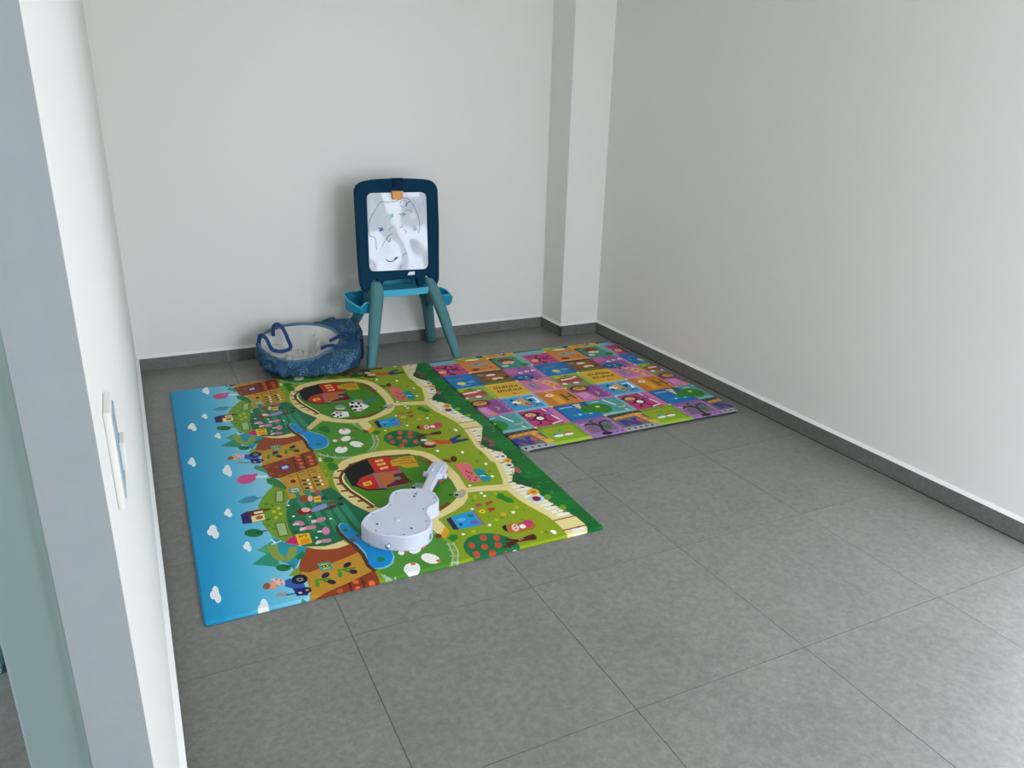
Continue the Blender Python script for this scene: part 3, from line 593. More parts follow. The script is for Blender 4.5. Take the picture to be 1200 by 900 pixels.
 (3,'8a9c40',[(236,362),(278,360),(269,331),(274,293),(284,270),(284,266),(292,277),(309,327),(337,317),(319,263),(291,237),(260,253),(245,286),(240,336),(260,336),(237,332)]),
 (3,'c8ecf0',[(253,373),(291,384),(293,378),(255,366)]),
 (3,'c8ecf0',[(261,406),(273,376),(267,374),(256,404)]),
 (3,'1d7a40',[(315,254),(346,282),(358,268),(336,234),(322,234)]),
 (2,'7a9c34',[(276,150),(297,178),(320,190),(312,134)]),
 (4,'127038',[(292,196),(287,186),(277,182),(265,184),(254,192),(247,204),(245,216),(250,225),(260,230),(272,227),(283,220),(290,208)]),
 (5,'3a2a14',[(274,207),(304,210),(304,204),(274,201)]),
 (4,'127038',[(240,460),(234,447),(221,442),(205,444),(190,455),(179,470),(177,487),(183,500),(196,505),(213,503),(228,492),(238,476)]),
 (5,'2a2a14',[(215,474),(255,476),(255,469),(216,467)]),
 (5,'c81a66',[(300,365),(344,403),(343,321)]),
 (5,'ecbc18',[(344,403),(392,395),(389,324),(342,321)]),
 (6,'e08a14',[(354,359),(385,360),(381,326),(353,328)]),
 (7,'2a1410',[(360,391),(358,377),(362,377),(362,385),(369,390),(379,387),(382,377),(376,371),(373,374),(378,378),(376,383),(369,385),(366,383),(365,374),(354,376),(355,391)]),
 (5,'2e1268',[(181,629),(206,643),(211,548),(180,554)]),
 (5,'5e2816',[(206,643),(264,642),(289,636),(290,622),(264,620),(264,552),(211,548)]),
 (6,'ecdca0',[(229,628),(262,628),(262,610),(229,610)]),
 (6,'ecdca0',[(215,599),(263,602),(262,554),(214,550)]),
 (7,'a8602c',[(257,578),(255,571),(249,566),(242,564),(235,566),(230,571),(228,579),(231,586),(236,591),(244,593),(251,591),(256,585)]),
 (7,'5a2a14',[(260,554),(281,556),(281,548),(261,546)]),
 (4,'7a5c20',[(289,516),(327,510),(323,406),(286,408)]),
 (5,'96bd78',[(293,506),(322,503),(319,414),(291,415)]),
 (4,'7a5c20',[(332,774),(364,766),(349,665),(315,673)]),
 (5,'96bd78',[(336,765),(358,760),(345,674),(321,679)]),
 (5,'d4c020',[(307,599),(305,593),(302,591),(298,591),(294,594),(292,599),(292,605),(294,610),(297,613),(301,613),(305,610),(307,605)]),
 (5,'d4c020',[(328,619),(326,613),(323,610),(319,610),(315,613),(313,619),(313,625),(315,630),(318,633),(322,633),(326,630),(328,625)]),
 (5,'d4c020',[(328,572),(326,567),(323,564),(319,564),(315,567),(313,572),(313,578),(315,584),(319,587),(323,586),(326,583),(328,578)]),
 (5,'d4c020',[(307,551),(305,546),(302,543),(298,543),(295,546),(293,551),(293,557),(295,562),(298,565),(302,565),(305,562),(307,557)]),
 (5,'3f6a14',[(271,504),(270,501),(268,500),(265,500),(263,502),(262,504),(262,508),(263,510),(265,511),(267,511),(269,509),(271,507)]),
 (5,'3f6a14',[(286,473),(285,470),(283,469),(280,469),(278,471),(277,474),(277,477),(278,479),(280,481),(282,480),(284,479),(286,476)]),
 (5,'3f6a14',[(288,670),(287,667),(285,665),(282,665),(280,667),(278,670),(278,674),(279,676),(281,678),(284,678),(286,676),(288,673)]),
 (5,'3f6a14',[(308,650),(306,648),(304,646),(302,646),(299,648),(298,651),(298,654),(299,657),(301,659),(304,659),(306,657),(307,654)]),
 (5,'d080a0',[(390,467),(386,459),(378,457),(369,461),(361,468),(356,478),(356,489),(360,496),(368,498),(377,495),(385,487),(390,477)]),
 (5,'d080a0',[(472,478),(469,469),(461,461),(450,456),(440,456),(433,460),(431,468),(434,477),(442,485),(452,489),(462,490),(470,485)]),
 (5,'d080a0',[(426,428),(422,421),(413,417),(401,416),(390,420),(383,426),(381,434),(385,441),(394,446),(405,446),(416,443),(424,436)]),
 (5,'d080a0',[(465,379),(460,366),(453,358),(446,357),(440,364),(437,376),(438,390),(443,403),(450,411),(457,412),(463,406),(466,393)]),
 (5,'d080a0',[(456,314),(453,308),(445,305),(435,305),(426,309),(419,315),(418,322),(421,328),(429,331),(439,331),(449,327),(455,321)]),
 (5,'eccad4',[(349,483),(372,480),(370,468),(347,471)]),
 (5,'eccad4',[(418,483),(435,479),(433,467),(416,471)]),
 (5,'eccad4',[(416,472),(433,471),(431,459),(414,460)]),
 (5,'eccad4',[(368,444),(391,441),(389,429),(366,432)]),
 (5,'eccad4',[(364,432),(388,435),(390,423),(366,420)]),
 (5,'eccad4',[(423,397),(442,393),(440,381),(420,385)]),
 (5,'eccad4',[(398,319),(420,324),(423,313),(401,307)]),
 (5,'eccad4',[(404,329),(423,330),(423,318),(405,317)]),
 (5,'e8f0e0',[(364,629),(363,626),(361,625),(358,625),(356,627),(354,630),(354,633),(355,636),(358,637),(360,637),(362,635),(364,632)]),
 (5,'e8f0e0',[(424,509),(423,506),(420,505),(418,505),(416,507),(414,509),(414,513),(415,515),(418,517),(420,516),(422,515),(424,512)]),
 (5,'e8f0e0',[(492,464),(490,461),(488,460),(486,460),(483,462),(482,465),(482,468),(483,470),(486,472),(488,472),(490,470),(492,467)]),
 (5,'e8f0e0',[(415,350),(414,348),(412,347),(409,347),(407,348),(406,351),(406,354),(407,356),(409,358),(412,357),(414,356),(415,353)]),
 (5,'e8f0e0',[(367,536),(366,534),(363,532),(361,532),(359,534),(357,537),(357,540),(358,543),(361,544),(363,544),(365,542),(367,539)]),
 (5,'0f4a2a',[(452,418),(451,416),(448,414),(445,415),(443,417),(442,420),(441,423),(443,426),(445,427),(448,427),(450,425),(452,422)]),
 (5,'0f4a2a',[(354,418),(352,415),(350,414),(347,414),(345,416),(344,419),(343,422),(345,425),(347,426),(350,426),(352,424),(354,421)]),
 (5,'0f4a2a',[(349,503),(347,500),(345,498),(342,499),(340,501),(338,504),(338,507),(340,510),(342,512),(345,511),(347,509),(349,506)]),
 (5,'944a1c',[(445,648),(439,636),(430,628),(420,629),(411,636),(406,649),(406,665),(412,678),(421,685),(431,685),(440,677),(445,664)]),
 (5,'2080a0',[(408,649),(406,643),(402,640),(398,639),(395,643),(393,648),(393,655),(395,661),(399,664),(403,665),(406,661),(408,656)]),
 (6,'ecae96',[(457,650),(453,638),(448,630),(442,629),(438,634),(437,645),(438,657),(442,669),(447,677),(452,678),(456,673),(458,662)]),
 (5,'ecb630',[(461,663),(491,660),(481,609),(456,616)]),
 (5,'24345a',[(490,651),(509,652),(507,624),(486,622)]),
 (5,'b04868',[(498,683),(494,676),(488,672),(481,672),(475,677),(472,685),(472,694),(475,702),(481,706),(488,705),(494,700),(498,692)]),
 (6,'c87030',[(463,646),(487,640),(484,630),(460,636)]),
 (5,'862418',[(376,571),(397,587),(422,585),(443,539),(406,532),(382,545)]),
 (6,'f0b8a4',[(431,562),(427,555),(420,551),(411,552),(403,558),(399,566),(398,576),(402,584),(409,588),(418,586),(425,581),(430,572)]),
 (5,'8a92c4',[(432,565),(462,585),(496,591),(494,559),(463,545),(431,544)]),
 (5,'521e40',[(477,548),(517,566),(533,563),(526,544),(484,536)]),
 (5,'8a4a2c',[(529,583),(525,575),(520,570),(513,570),(508,575),(505,583),(506,593),(509,601),(515,606),(521,606),(527,601),(529,592)]),
 (5,'14201c',[(544,614),(560,623),(571,603),(555,595)]),
 (5,'14201c',[(537,571),(555,574),(559,553),(542,549)]),
 (4,'d05090',[(278,919),(271,897),(256,882),(237,877),(218,884),(205,900),(201,923),(207,945),(222,961),(242,966),(261,959),(274,942)]),
 (5,'d05090',[(289,949),(287,941),(281,935),(274,931),(267,932),(262,936),(260,943),(262,951),(268,957),(275,961),(282,960),(288,956)]),
 (4,'eef4f4',[(279,934),(322,923),(318,907),(275,918)]),
 (4,'3a90ac',[(182,734),(213,762),(249,763),(263,733),(236,709),(200,715)]),
 (4,'3a5a50',[(255,738),(284,740),(284,735),(255,733)]),
 (4,'eef2f4',[(187,1026),(184,1006),(179,993),(172,990),(167,997),(164,1014),(164,1035),(167,1055),(173,1069),(179,1073),(184,1065),(188,1048)]),
 (4,'eef2f4',[(176,1018),(173,1007),(169,999),(164,998),(160,1003),(157,1013),(157,1025),(159,1037),(163,1045),(168,1046),(173,1041),(175,1031)]),
 (4,'eef2f4',[(190,995),(188,981),(183,972),(178,970),(173,976),(170,988),(169,1003),(172,1017),(177,1026),(182,1028),(187,1022),(190,1010)]),
 (4,'eef2f4',[(149,662),(147,648),(143,638),(138,636),(133,642),(131,654),(131,669),(133,683),(137,693),(142,695),(147,689),(149,677)]),
 (4,'eef2f4',[(140,657),(138,648),(135,643),(131,642),(128,646),(125,654),(125,663),(127,671),(130,676),(134,677),(137,673),(140,666)]),
 (4,'eef2f4',[(152,640),(150,630),(146,624),(142,622),(138,627),(136,635),(135,646),(137,656),(141,662),(145,663),(149,659),(152,650)]),
 (4,'eef2f4',[(89,543),(85,523),(80,510),(73,507),(66,515),(63,532),(62,554),(65,574),(71,588),(78,591),(85,583),(88,565)]),
 (4,'eef2f4',[(76,536),(73,524),(69,517),(63,515),(58,521),(55,531),(54,544),(57,556),(61,564),(67,565),(72,559),(75,549)]),
 (4,'eef2f4',[(93,511),(90,497),(85,488),(79,487),(73,493),(70,505),(69,521),(72,535),(77,544),(83,546),(88,539),(92,527)]),
 (4,'eef2f4',[(185,391),(182,377),(178,368),(173,366),(169,371),(167,383),(167,398),(170,413),(174,422),(179,424),(183,419),(185,406)]),
 (4,'eef2f4',[(176,386),(174,378),(171,372),(167,372),(164,375),(162,383),(161,392),(163,400),(166,405),(170,406),(174,402),(176,395)]),
 (4,'eef2f4',[(187,369),(185,359),(181,353),(177,352),(173,356),(171,365),(171,375),(173,385),(177,392),(181,393),(185,388),(187,380)]),
 (4,'eef2f4',[(57,143),(54,124),(50,111),(44,108),(39,115),(36,131),(36,152),(39,172),(44,185),(49,189),(54,181),(57,164)]),
 (4,'eef2f4',[(47,135),(45,124),(41,117),(36,115),(32,120),(30,130),(29,142),(31,154),(35,161),(40,163),(44,158),(46,148)]),
 (4,'eef2f4',[(60,113),(58,99),(54,91),(49,89),(44,94),(42,106),(41,121),(43,134),(48,143),(53,145),(57,139),(60,128)]),
 (4,'eef2f4',[(190,8),(186,-13),(180,-27),(173,-30),(167,-22),(165,-4),(165,18),(169,38),(175,53),(182,56),(187,48),(190,30)]),
 (4,'eef2f4',[(177,0),(174,-12),(170,-20),(165,-21),(160,-16),(157,-5),(157,8),(160,20),(165,28),(170,29),(174,23),(177,13)]),
 (4,'eef2f4',[(192,1008),(189,994),(184,985),(178,983),(173,989),(170,1002),(170,1017),(173,1032),(178,1041),(184,1043),(189,1037),(192,1024)]),
 (5,'2a5cb0',[(261,129),(279,135),(286,98),(314,86),(316,54),(285,48),(276,72),(255,95)]),
 (6,'28206a',[(276,72),(318,63),(324,48),(313,18),(281,28)]),
 (6,'15152c',[(332,111),(327,97),(316,88),(302,87),(290,93),(281,105),(279,120),(284,133),(295,143),(309,144),(322,138),(330,126)]),
 (7,'8a8a8a',[(317,109),(315,104),(310,101),(304,102),(299,106),(296,112),(296,118),(298,124),(303,126),(309,125),(314,122),(317,116)]),
 (8,'20202c',[(311,112),(310,109),(308,108),(306,108),(303,110),(302,113),(302,116),(303,118),(305,119),(308,119),(310,117),(311,115)]),
 (7,'15152c',[(330,40),(327,33),(321,29),(315,30),(309,35),(305,43),(305,51),(308,58),(314,62),(321,62),(327,57),(330,49)]),
 (8,'8a8a8a',[(323,43),(322,40),(319,39),(316,39),(313,41),(311,45),(311,49),(313,52),(315,53),(318,53),(321,51),(323,47)]),
 (7,'d8d8c8',[(300,37),(298,35),(296,34),(293,35),(290,37),(288,40),(288,42),(289,45),(291,45),(295,45),(297,43),(299,40)]),
 (6,'9a5630',[(213,123),(212,114),(208,106),(202,102),(196,103),(191,109),(189,118),(190,127),(194,135),(200,139),(207,138),(211,132)]),
 (5,'e0a080',[(236,113),(233,102),(227,95),(219,94),(211,98),(206,107),(205,118),(208,128),(214,135),(222,137),(230,133),(235,124)]),
 (5,'e8c0b8',[(219,156),(228,160),(259,134),(258,105),(240,107)]),
 (5,'909c98',[(230,74),(256,56),(244,40),(219,57)]),
 (5,'2a68a0',[(250,52),(282,47),(281,39),(249,44)]),
 (6,'c05a58',[(252,133),(251,132),(250,131),(248,131),(246,132),(245,134),(245,137),(245,138),(247,139),(249,139),(251,138),(252,136)]),
 (6,'c05a58',[(251,113),(250,111),(249,110),(247,111),(245,112),(244,114),(244,116),(245,118),(246,119),(248,118),(250,117),(251,115)]),
 (6,'c05a58',[(240,144),(239,142),(238,141),(236,142),(234,143),(233,145),(233,147),(233,149),(235,150),(237,149),(239,148),(240,146)]),
 (5,'34143e',[(404,111),(402,103),(397,95),(390,91),(382,90),(377,93),(375,100),(376,108),(382,115),(389,120),(396,121),(402,117)]),
 (5,'34143e',[(412,48),(408,44),(402,43),(395,47),(389,54),(386,62),(386,69),(390,74),(396,75),(403,71),(409,64),(412,56)]),
 (5,'34143e',[(486,142),(483,134),(478,127),(470,122),(463,121),(457,124),(455,130),(457,138),(463,145),(470,150),(478,151),(484,148)]),
 (5,'34143e',[(492,80),(488,75),(482,73),(475,75),(469,81),(466,89),(466,96),(469,101),(476,103),(483,100),(489,95),(492,87)]),
 (4,'3a8a20',[(352,95),(376,90),(403,86),(402,76),(374,80),(350,85)]),
 (4,'3a8a20',[(378,93),(389,67),(380,63),(369,89)]),
 (4,'3a8a20',[(431,122),(463,119),(494,111),(491,102),(461,109),(430,112)]),
 (4,'3a8a20',[(452,121),(470,96),(462,91),(444,115)]),
 (4,'3a8a20',[(361,62),(358,54),(354,48),(350,48),(347,51),(346,59),(347,69),(350,77),(354,83),(358,84),(361,80),(362,72)]),
 (4,'3a8a20',[(442,88),(439,79),(435,73),(430,72),(427,76),(426,84),(427,94),(431,103),(435,109),(439,110),(442,105),(443,97)]),
 (4,'3a9a86',[(378,186),(421,179),(421,130),(381,132)]),
 (5,'b8c468',[(387,176),(413,172),(413,139),(390,140)]),
 (6,'20180c',[(403,156),(400,151),(395,149),(390,151),(388,156),(388,162),(390,167),(395,169),(400,167),(403,162),(403,157),(399,157),(399,161),(397,164),(395,165),(393,164),(392,161),(392,157),(393,154),(395,153),(397,154),(399,157)]),
 (6,'20180c',[(415,153),(412,149),(407,147),(402,149),(400,154),(400,160),(402,165),(407,167),(412,165),(415,160),(415,154),(411,154),(411,159),(409,162),(407,163),(405,162),(404,159),(404,155),(405,152),(407,151),(409,152),(411,155)]),
 (5,'e06236',[(482,23),(479,17),(475,14),(469,15),(464,19),(462,25),(461,31),(464,37),(468,40),(474,40),(479,36),(482,30)]),
 (5,'e06236',[(483,1020),(480,1015),(476,1012),(470,1012),(465,1016),(462,1022),(462,1028),(465,1034),(469,1037),(475,1036),(479,1033),(482,1027)]),
 (5,'e06236',[(484,979),(482,974),(477,971),(472,971),(467,975),(464,981),(464,987),(466,993),(471,996),(476,995),(481,991),(484,985)]),
 (5,'e06236',[(481,942),(478,936),(474,934),(468,934),(464,938),(461,944),(460,950),(463,955),(467,958),(473,957),(477,954),(480,948)]),
 (5,'e06236',[(529,-1),(527,-7),(522,-10),(517,-9),(512,-5),(509,1),(509,7),(511,13),(516,16),(521,15),(526,12),(529,6)]),
 (5,'e06236',[(529,994),(527,989),(522,986),(517,987),(512,990),(509,996),(509,1003),(511,1008),(516,1011),(521,1011),(526,1007),(529,1001)]),
 (5,'e06236',[(527,958),(525,953),(520,950),(515,951),(510,955),(507,960),(507,967),(510,972),(514,975),(520,974),(524,971),(527,965)]),
 (4,'a85030',[(343,1003),(341,998),(337,996),(333,996),(329,999),(326,1004),(326,1010),(328,1014),(331,1017),(336,1016),(340,1013),(343,1008)]),
 (4,'a85030',[(379,983),(377,979),(373,976),(369,977),(365,980),(362,985),(362,990),(364,995),(367,997),(372,997),(376,994),(379,989)]),
 (4,'a85030',[(349,930),(348,926),(344,923),(339,924),(335,927),(333,932),(332,937),(334,941),(338,944),(342,943),(346,940),(349,935)]),
 (4,'a85030',[(423,0),(421,-4),(417,-7),(413,-6),(408,-3),(406,2),(406,7),(408,12),(411,15),(416,14),(420,11),(423,6)]),
 (4,'a85030',[(380,900),(378,896),(374,894),(370,894),(366,897),(363,902),(363,907),(365,912),(368,914),(373,914),(377,910),(379,906)]),
 (5,'402e8c',[(383,986),(421,1000),(423,956),(385,944)]),
 (6,'a8c4e4',[(390,982),(416,989),(417,961),(391,954)]),
 (5,'283c1a',[(464,815),(462,811),(457,809),(452,810),(447,813),(444,818),(443,823),(446,828),(450,829),(456,828),(460,825),(464,820)]),
 (5,'283c1a',[(462,779),(460,775),(456,773),(450,774),(445,777),(442,782),(442,787),(444,791),(448,793),(454,792),(459,789),(462,784)]),
 (5,'283c1a',[(464,742),(461,738),(457,736),(452,737),(447,740),(444,745),(443,750),(446,754),(450,756),(455,755),(460,751),(463,747)]),
 (5,'283c1a',[(512,825),(509,820),(505,819),(499,819),(494,823),(491,828),(491,833),(493,837),(498,839),(503,838),(508,835),(511,830)]),
 (5,'283c1a',[(511,789),(509,785),(505,783),(499,784),(494,787),(491,792),(491,797),(493,801),(497,803),(503,802),(508,799),(511,794)]),
 (5,'283c1a',[(513,753),(510,750),(506,748),(501,749),(496,752),(493,757),(492,762),(495,766),(499,768),(504,767),(509,763),(512,759)]),
 (6,'f0ece0',[(476,814),(474,810),(472,807),(469,807),(467,809),(465,814),(465,818),(467,823),(470,825),(472,826),(475,823),(476,819)]),
 (6,'f0ece0',[(476,777),(474,773),(471,770),(469,770),(466,773),(465,777),(465,781),(467,786),(469,788),(472,788),(474,786),(476,782)]),
 (6,'f0ece0',[(474,744),(472,740),(470,737),(467,737),(465,739),(464,743),(464,748),(465,752),(468,755),(471,755),(473,753),(474,748)]),
 (6,'f0ece0',[(524,824),(522,819),(519,817),(516,817),(514,819),(513,823),(513,828),(515,833),(517,835),(520,835),(523,833),(524,829)]),
 (6,'f0ece0',[(523,789),(522,784),(519,782),(516,782),(514,784),(513,788),(513,793),(515,797),(517,800),(520,800),(522,798),(524,794)]),
 (6,'f0ece0',[(523,753),(521,749),(519,747),(516,746),(514,749),(512,753),(513,758),(514,762),(517,764),(520,765),(522,762),(523,758)]),
 (5,'6a5a18',[(448,906),(473,905),(473,897),(448,898)]),
 (5,'6a5a18',[(449,880),(472,879),(471,871),(448,872)]),
 (5,'6a5a18',[(495,909),(520,907),(520,899),(495,901)]),
 (5,'6a5a18',[(496,886),(519,886),(519,878),(496,878)]),
 (5,'6a5a18',[(402,883),(423,882),(423,874),(402,875)]),
 (4,'319494',[(383,770),(426,771),(427,728),(382,722)]),
 (5,'c0cc96',[(392,764),(421,761),(421,734),(390,731)]),
 (6,'4a5a40',[(395,750),(405,753),(408,743),(413,749),(416,744),(405,737),(402,748),(397,745)]),
 (4,'d8961c',[(401,856),(436,856),(433,815),(397,810)]),
 (5,'6a1a10',[(423,824),(420,817),(415,813),(409,813),(404,817),(401,824),(401,833),(404,840),(409,844),(415,844),(420,839),(423,832)]),
 (8,'e8aa28',[(1316,346),(1308,334),(1296,327),(1284,328),(1274,336),(1269,349),(1271,364),(1279,376),(1291,383),(1303,382),(1313,374),(1318,361)]),
 (9,'c06a14',[(1304,351),(1300,345),(1295,342),(1289,342),(1284,346),(1282,352),(1283,359),(1286,365),(1292,368),(1298,367),(1303,364),(1305,357)]),
 (8,'b8d0dc',[(1311,286),(1301,273),(1286,267),(1269,270),(1256,280),(1248,294),(1249,311),(1258,323),(1274,330),(1290,327),(1305,317),(1312,302)]),
 (9,'84142a',[(1297,292),(1291,283),(1282,279),(1273,279),(1265,285),(1262,295),(1263,305),(1269,314),(1277,318),(1287,317),(1294,311),(1298,302)]),
 (8,'e8e0d8',[(1331,708),(1325,700),(1317,696),(1308,696),(1301,702),(1298,711),(1300,721),(1306,729),(1315,733),(1324,732),(1330,727),(1333,718)]),
 (9,'84142a',[(1324,711),(1321,707),(1316,705),(1312,705),(1308,708),(1306,713),(1307,718),(1310,722),(1315,724),(1320,723),(1323,720),(1325,716)]),
 (8,'e8aa28',[(1335,658),(1328,650),(1318,646),(1307,647),(1298,654),(1294,664),(1296,675),(1303,683),(1313,687),(1324,686),(1333,679),(1336,669)]),
 (9,'c06a14',[(1325,662),(1322,659),(1317,658),(1312,659),(1307,662),(1305,666),(1305,671),(1309,674),(1314,675),(1319,675),(1323,671),(1326,667)]),
 (8,'c8d4dc',[(1322,613),(1316,606),(1306,602),(1295,604),(1287,610),(1283,619),(1284,629),(1290,637),(1300,640),(1311,638),(1319,632),(1324,623)]),
 (9,'7a3030',[(1314,617),(1310,613),(1305,611),(1300,611),(1295,615),(1293,620),(1294,625),(1298,629),(1303,631),(1308,630),(1312,627),(1314,622)]),
 (8,'b04a6c',[(1311,588),(1328,589),(1327,540),(1314,532),(1305,549)]),
 (8,'0c5226',[(1251,476),(1282,526),(1306,537),(1316,471),(1322,427),(1302,391),(1274,433)]),
 (8,'0c5226',[(1272,876),(1292,904),(1318,883),(1325,828),(1339,782),(1324,758),(1296,800),(1285,835)]),
 (9,'8a4a50',[(1332,920),(1326,912),(1318,907),(1311,907),(1305,912),(1303,921),(1305,931),(1310,939),(1318,944),(1326,944),(1332,939),(1334,930)]),
 (9,'8a4a50',[(1344,881),(1338,873),(1330,868),(1323,869),(1317,874),(1315,882),(1317,892),(1322,900),(1330,905),(1338,905),(1344,899),(1346,891)]),
 (9,'8a4a50',[(1331,841),(1325,833),(1318,829),(1310,829),(1305,834),(1303,843),(1304,852),(1310,860),(1318,865),(1325,864),(1331,859),(1333,851)]),
 (8,'6a9c20',[(1344,289),(1338,280),(1330,275),(1323,275),(1317,280),(1314,290),(1316,300),(1322,310),(1330,315),(1338,315),(1344,310),(1346,300)]),
 (8,'6a9c20',[(1358,187),(1352,178),(1345,173),(1337,173),(1331,179),(1329,188),(1331,198),(1336,207),(1344,212),(1352,212),(1358,206),(1360,197)]),
 (8,'e6d48e',[(1266,113),(1357,114),(1361,38),(1265,39)]),
 (9,'8a4a20',[(1260,119),(1357,118),(1357,111),(1260,112)]),
 (9,'8a4a20',[(1262,40),(1362,41),(1362,34),(1262,33)]),
]
GRASS_EDGE = [(1209,1512),(1198,1449),(1212,1341),(1241,1242),(1261,1174),(1265,1068),(1251,942),(1241,853),(1249,769),(1246,694),(1257,670),(1240,586),(1221,506),(1206,462)]
LAWN_EDGE = [(1253,1501),(1303,1428),(1313,1313),(1328,1232),(1355,1148),(1362,1063),(1334,1007),(1303,932),(1274,880),(1285,814),(1332,765),(1327,698),(1320,616),(1309,566),(1268,512),(1248,461)]

shapes = []
figure = [0]
def both(layer, col, poly):
    figure[0] += 1
    for k in (-1, 0, 1, 2): shapes.append((layer, col, [(u, v+k*FARM_PERIOD) for u, v in poly], figure[0]))
FW, FH = 1.42, 2.12
sky = [(-.03, '178fc0'), (.05, '1f98c8'), (.17, '4cb2d6'), (.30, '86cbe0'), (.42, 'b6dde6'), (.56, 'cfe2e2')]
for (a, ca_), (b, cb_) in zip(sky, sky[1:]):
    shapes.append((0, [ca_, cb_, cb_, ca_], [(a, -.03), (b, -.03), (b, FH+.03), (a, FH+.03)]))
shapes.append((0, 'e6d494', [(1.05, -.03), (1.46, -.03), (1.46, FH+.03), (1.05, FH+.03)]))
def edge_curve(E_):
    """one repeat of a boundary as u(v), sampled every 25 mm"""
    pts = sorted(((v/1000.) % FARM_PERIOD, u/1000.) for u, v in E_)
    pts = [(pts[-1][0]-FARM_PERIOD, pts[-1][1])]+pts+[(pts[0][0]+FARM_PERIOD, pts[0][1])]
    def f(v):
        v %= FARM_PERIOD
        for (a, ua), (b, ub) in zip(pts, pts[1:]):
            if a <= v <= b: return ua+(ub-ua)*((v-a)/(b-a) if b > a else 0)
        return pts[0][1]
    return f
gE, lE = edge_curve(GRASS_EDGE), edge_curve(LAWN_EDGE)
vs_ = [-.03+.025*k for k in range(88)]
for a, b in zip(vs_, vs_[1:]):
    shapes.append((1, ['78991c', '8b9f18', '8b9f18', '78991c'], [(.44, a), (gE(a), a), (gE(b), b), (.44, b)]))
    dk = '0f7029' if int(a/.15) % 2 else '0c6223'
    shapes.append((2, dk, [(lE(a), a), (1.46, a), (1.46, b), (lE(b), b)]))
k = 0
v = -.02
while v < FH:                                  # white picket fence along the lawn
    vm = v % FARM_PERIOD
    if not (.04 < vm < .115):
        u1 = lE(v)+.004; u0 = max(u1-.085, gE(v)+.03)
        shapes.append((3+k % 2, 'f2ecdc', [(u0, v), (u1-.016, v), (u1, v+.011), (u1-.016, v+.022), (u0, v+.022)]))
        if k % 2: shapes.append((5, '9a6a4a', oval((u0+u1)/2+random.uniform(-.02, .02), v+.026, .012, .006)))
        if k % 3 == 0: shapes.append((5, '503a28', oval(u0+.03, v+.011, .004, .003, n=6)))
    v += .031; k += 1
for layer, col, pts in FARM:                   # printed fields run slightly under their neighbours
    if layer == 3 and len(pts) >= 8 and col in ('95421e', 'bd8a2c', '84371a', 'c0922f', '1c6b45'):
        cu, cv_ = sum(p[0] for p in pts)/len(pts), sum(p[1] for p in pts)/len(pts)
        both(2, col, [((cu+(u-cu)*1.07)/1000., (cv_+(v-cv_)*1.07)/1000.) for u, v in pts])
for layer, col, pts in FARM: both(layer, col, [(u/1000., v/1000.) for u, v in pts])
rr = random.Random(3)
for _ in range(150):                           # scattered leaves and blossoms on the meadow and the lawn
    u, v = rr.choice((rr.uniform(.86, 1.2), rr.uniform(1.3, 1.41))), rr.uniform(0, FH)
    if u < 1.25 and u > gE(v)-.02: continue
    if u > 1.25 and u < lE(v)+.03: continue
    c = rr.choice(('6f9410', 'a2b426', '5f8a14', 'b8b020')) if u < 1.25 else rr.choice(('0c5c24', '2a8a3a', '3a8a30'))
    shapes.append((3, c, oval(u, v, rr.uniform(.004, .009), rr.uniform(.006, .013), rr.uniform(0, 90), 7)))
make_mat('foam_play_mat', 'large foam play mat printed with a farm village, blue sky along the left wall side', [(-.390, .222), (1.018, .216), (1.071, 2.291), (-.352, 2.342)],
         FW, FH, .0112, .012, 3, shapes, '5a7a60', .46)

# --- alphabet mat: 20 x 21 cm pictures, three to a repeat
sh2 = []
UW, VW = 1.285, 1.345
TU, TV = .2018, .2115
def cell(c, r):
    u0, v0 = .167+TU*(c-1), .004+TV*r
    def put(layer, col, pts): sh2.append((layer, col, [(u0+x*TU, v0+y*TV) for x, y in pts]))
    return put
SQ = [(0, 0), (1, 0), (1, 1), (0, 1)]
def rect(a, b, c, d): return [(a, c), (b, c), (b, d), (a, d)]
def ln(p, w=.03): return stroke(p, w)
def giraffe(t):
    t(0, '6c6a6a', SQ); t(1, 'a8a8a8', rect(0, 1, 0, .2)); t(1, '3c3a38', rect(0, 1, .84, 1))
    for x in (.1, .27, .44, .61, .78): t(2, '2a2624', oval(x, .1, .035, .045, n=8)); t(2, '6a6864', oval(x, .92, .03, .03, n=6))
    t(2, 'e0a040', [(.05, .68), (.55, .72), (.95, .74), (.98, .8), (.9, .88), (.55, .86), (.1, .8)])
    t(2, 'e0a040', [(.72, .76), (.86, .74), (.99, .26), (.92, .2), (.84, .24)]); t(3, 'e8b428', oval(.97, .26, .12, .1))
    for x, y in ((.2, .74), (.38, .77), (.55, .79), (.7, .79), (.82, .6), (.88, .42)): t(3, 'b86a24', oval(x, y, .04, .03, n=7))
    t(2, '3a3488', [(.1, .62), (.3, .62), (.62, .22), (.46, .22)]); t(2, '3a3488', [(.1, .62), (.22, .58), (.28, .24), (.14, .3)]); t(2, '3a3488', [(.5, .64), (.64, .64), (.62, .3), (.5, .36)])
    t(3, 'd05048', oval(.66, .46, .09, .08))
def cars(t):
    t(0, '8aae20', SQ); t(1, 'a6c43a', rect(0, 1, 0, .14)); t(1, '7a9a1c', rect(0, 1, .86, 1)); t(1, '7a9a1c', rect(.9, 1, .14, .86))
    for x, c in ((.22, 'd8742a'), (.42, '3a8a78'), (.66, 'd05a30')):
        t(2, c, ln([(x, .74), (x+.11, .76), (x+.02, .62), (x+.13, .64)], .035))
    for x, c in ((.3, '4a78a8'), (.58, 'c05048')):
        t(2, c, oval(x, .46, .12, .07)); t(3, 'f2f0ea', oval(x, .4, .13, .06))
    for x in (.12, .3, .5, .7): t(2, '6a8a18', oval(x, .93, .03, .025, n=6))
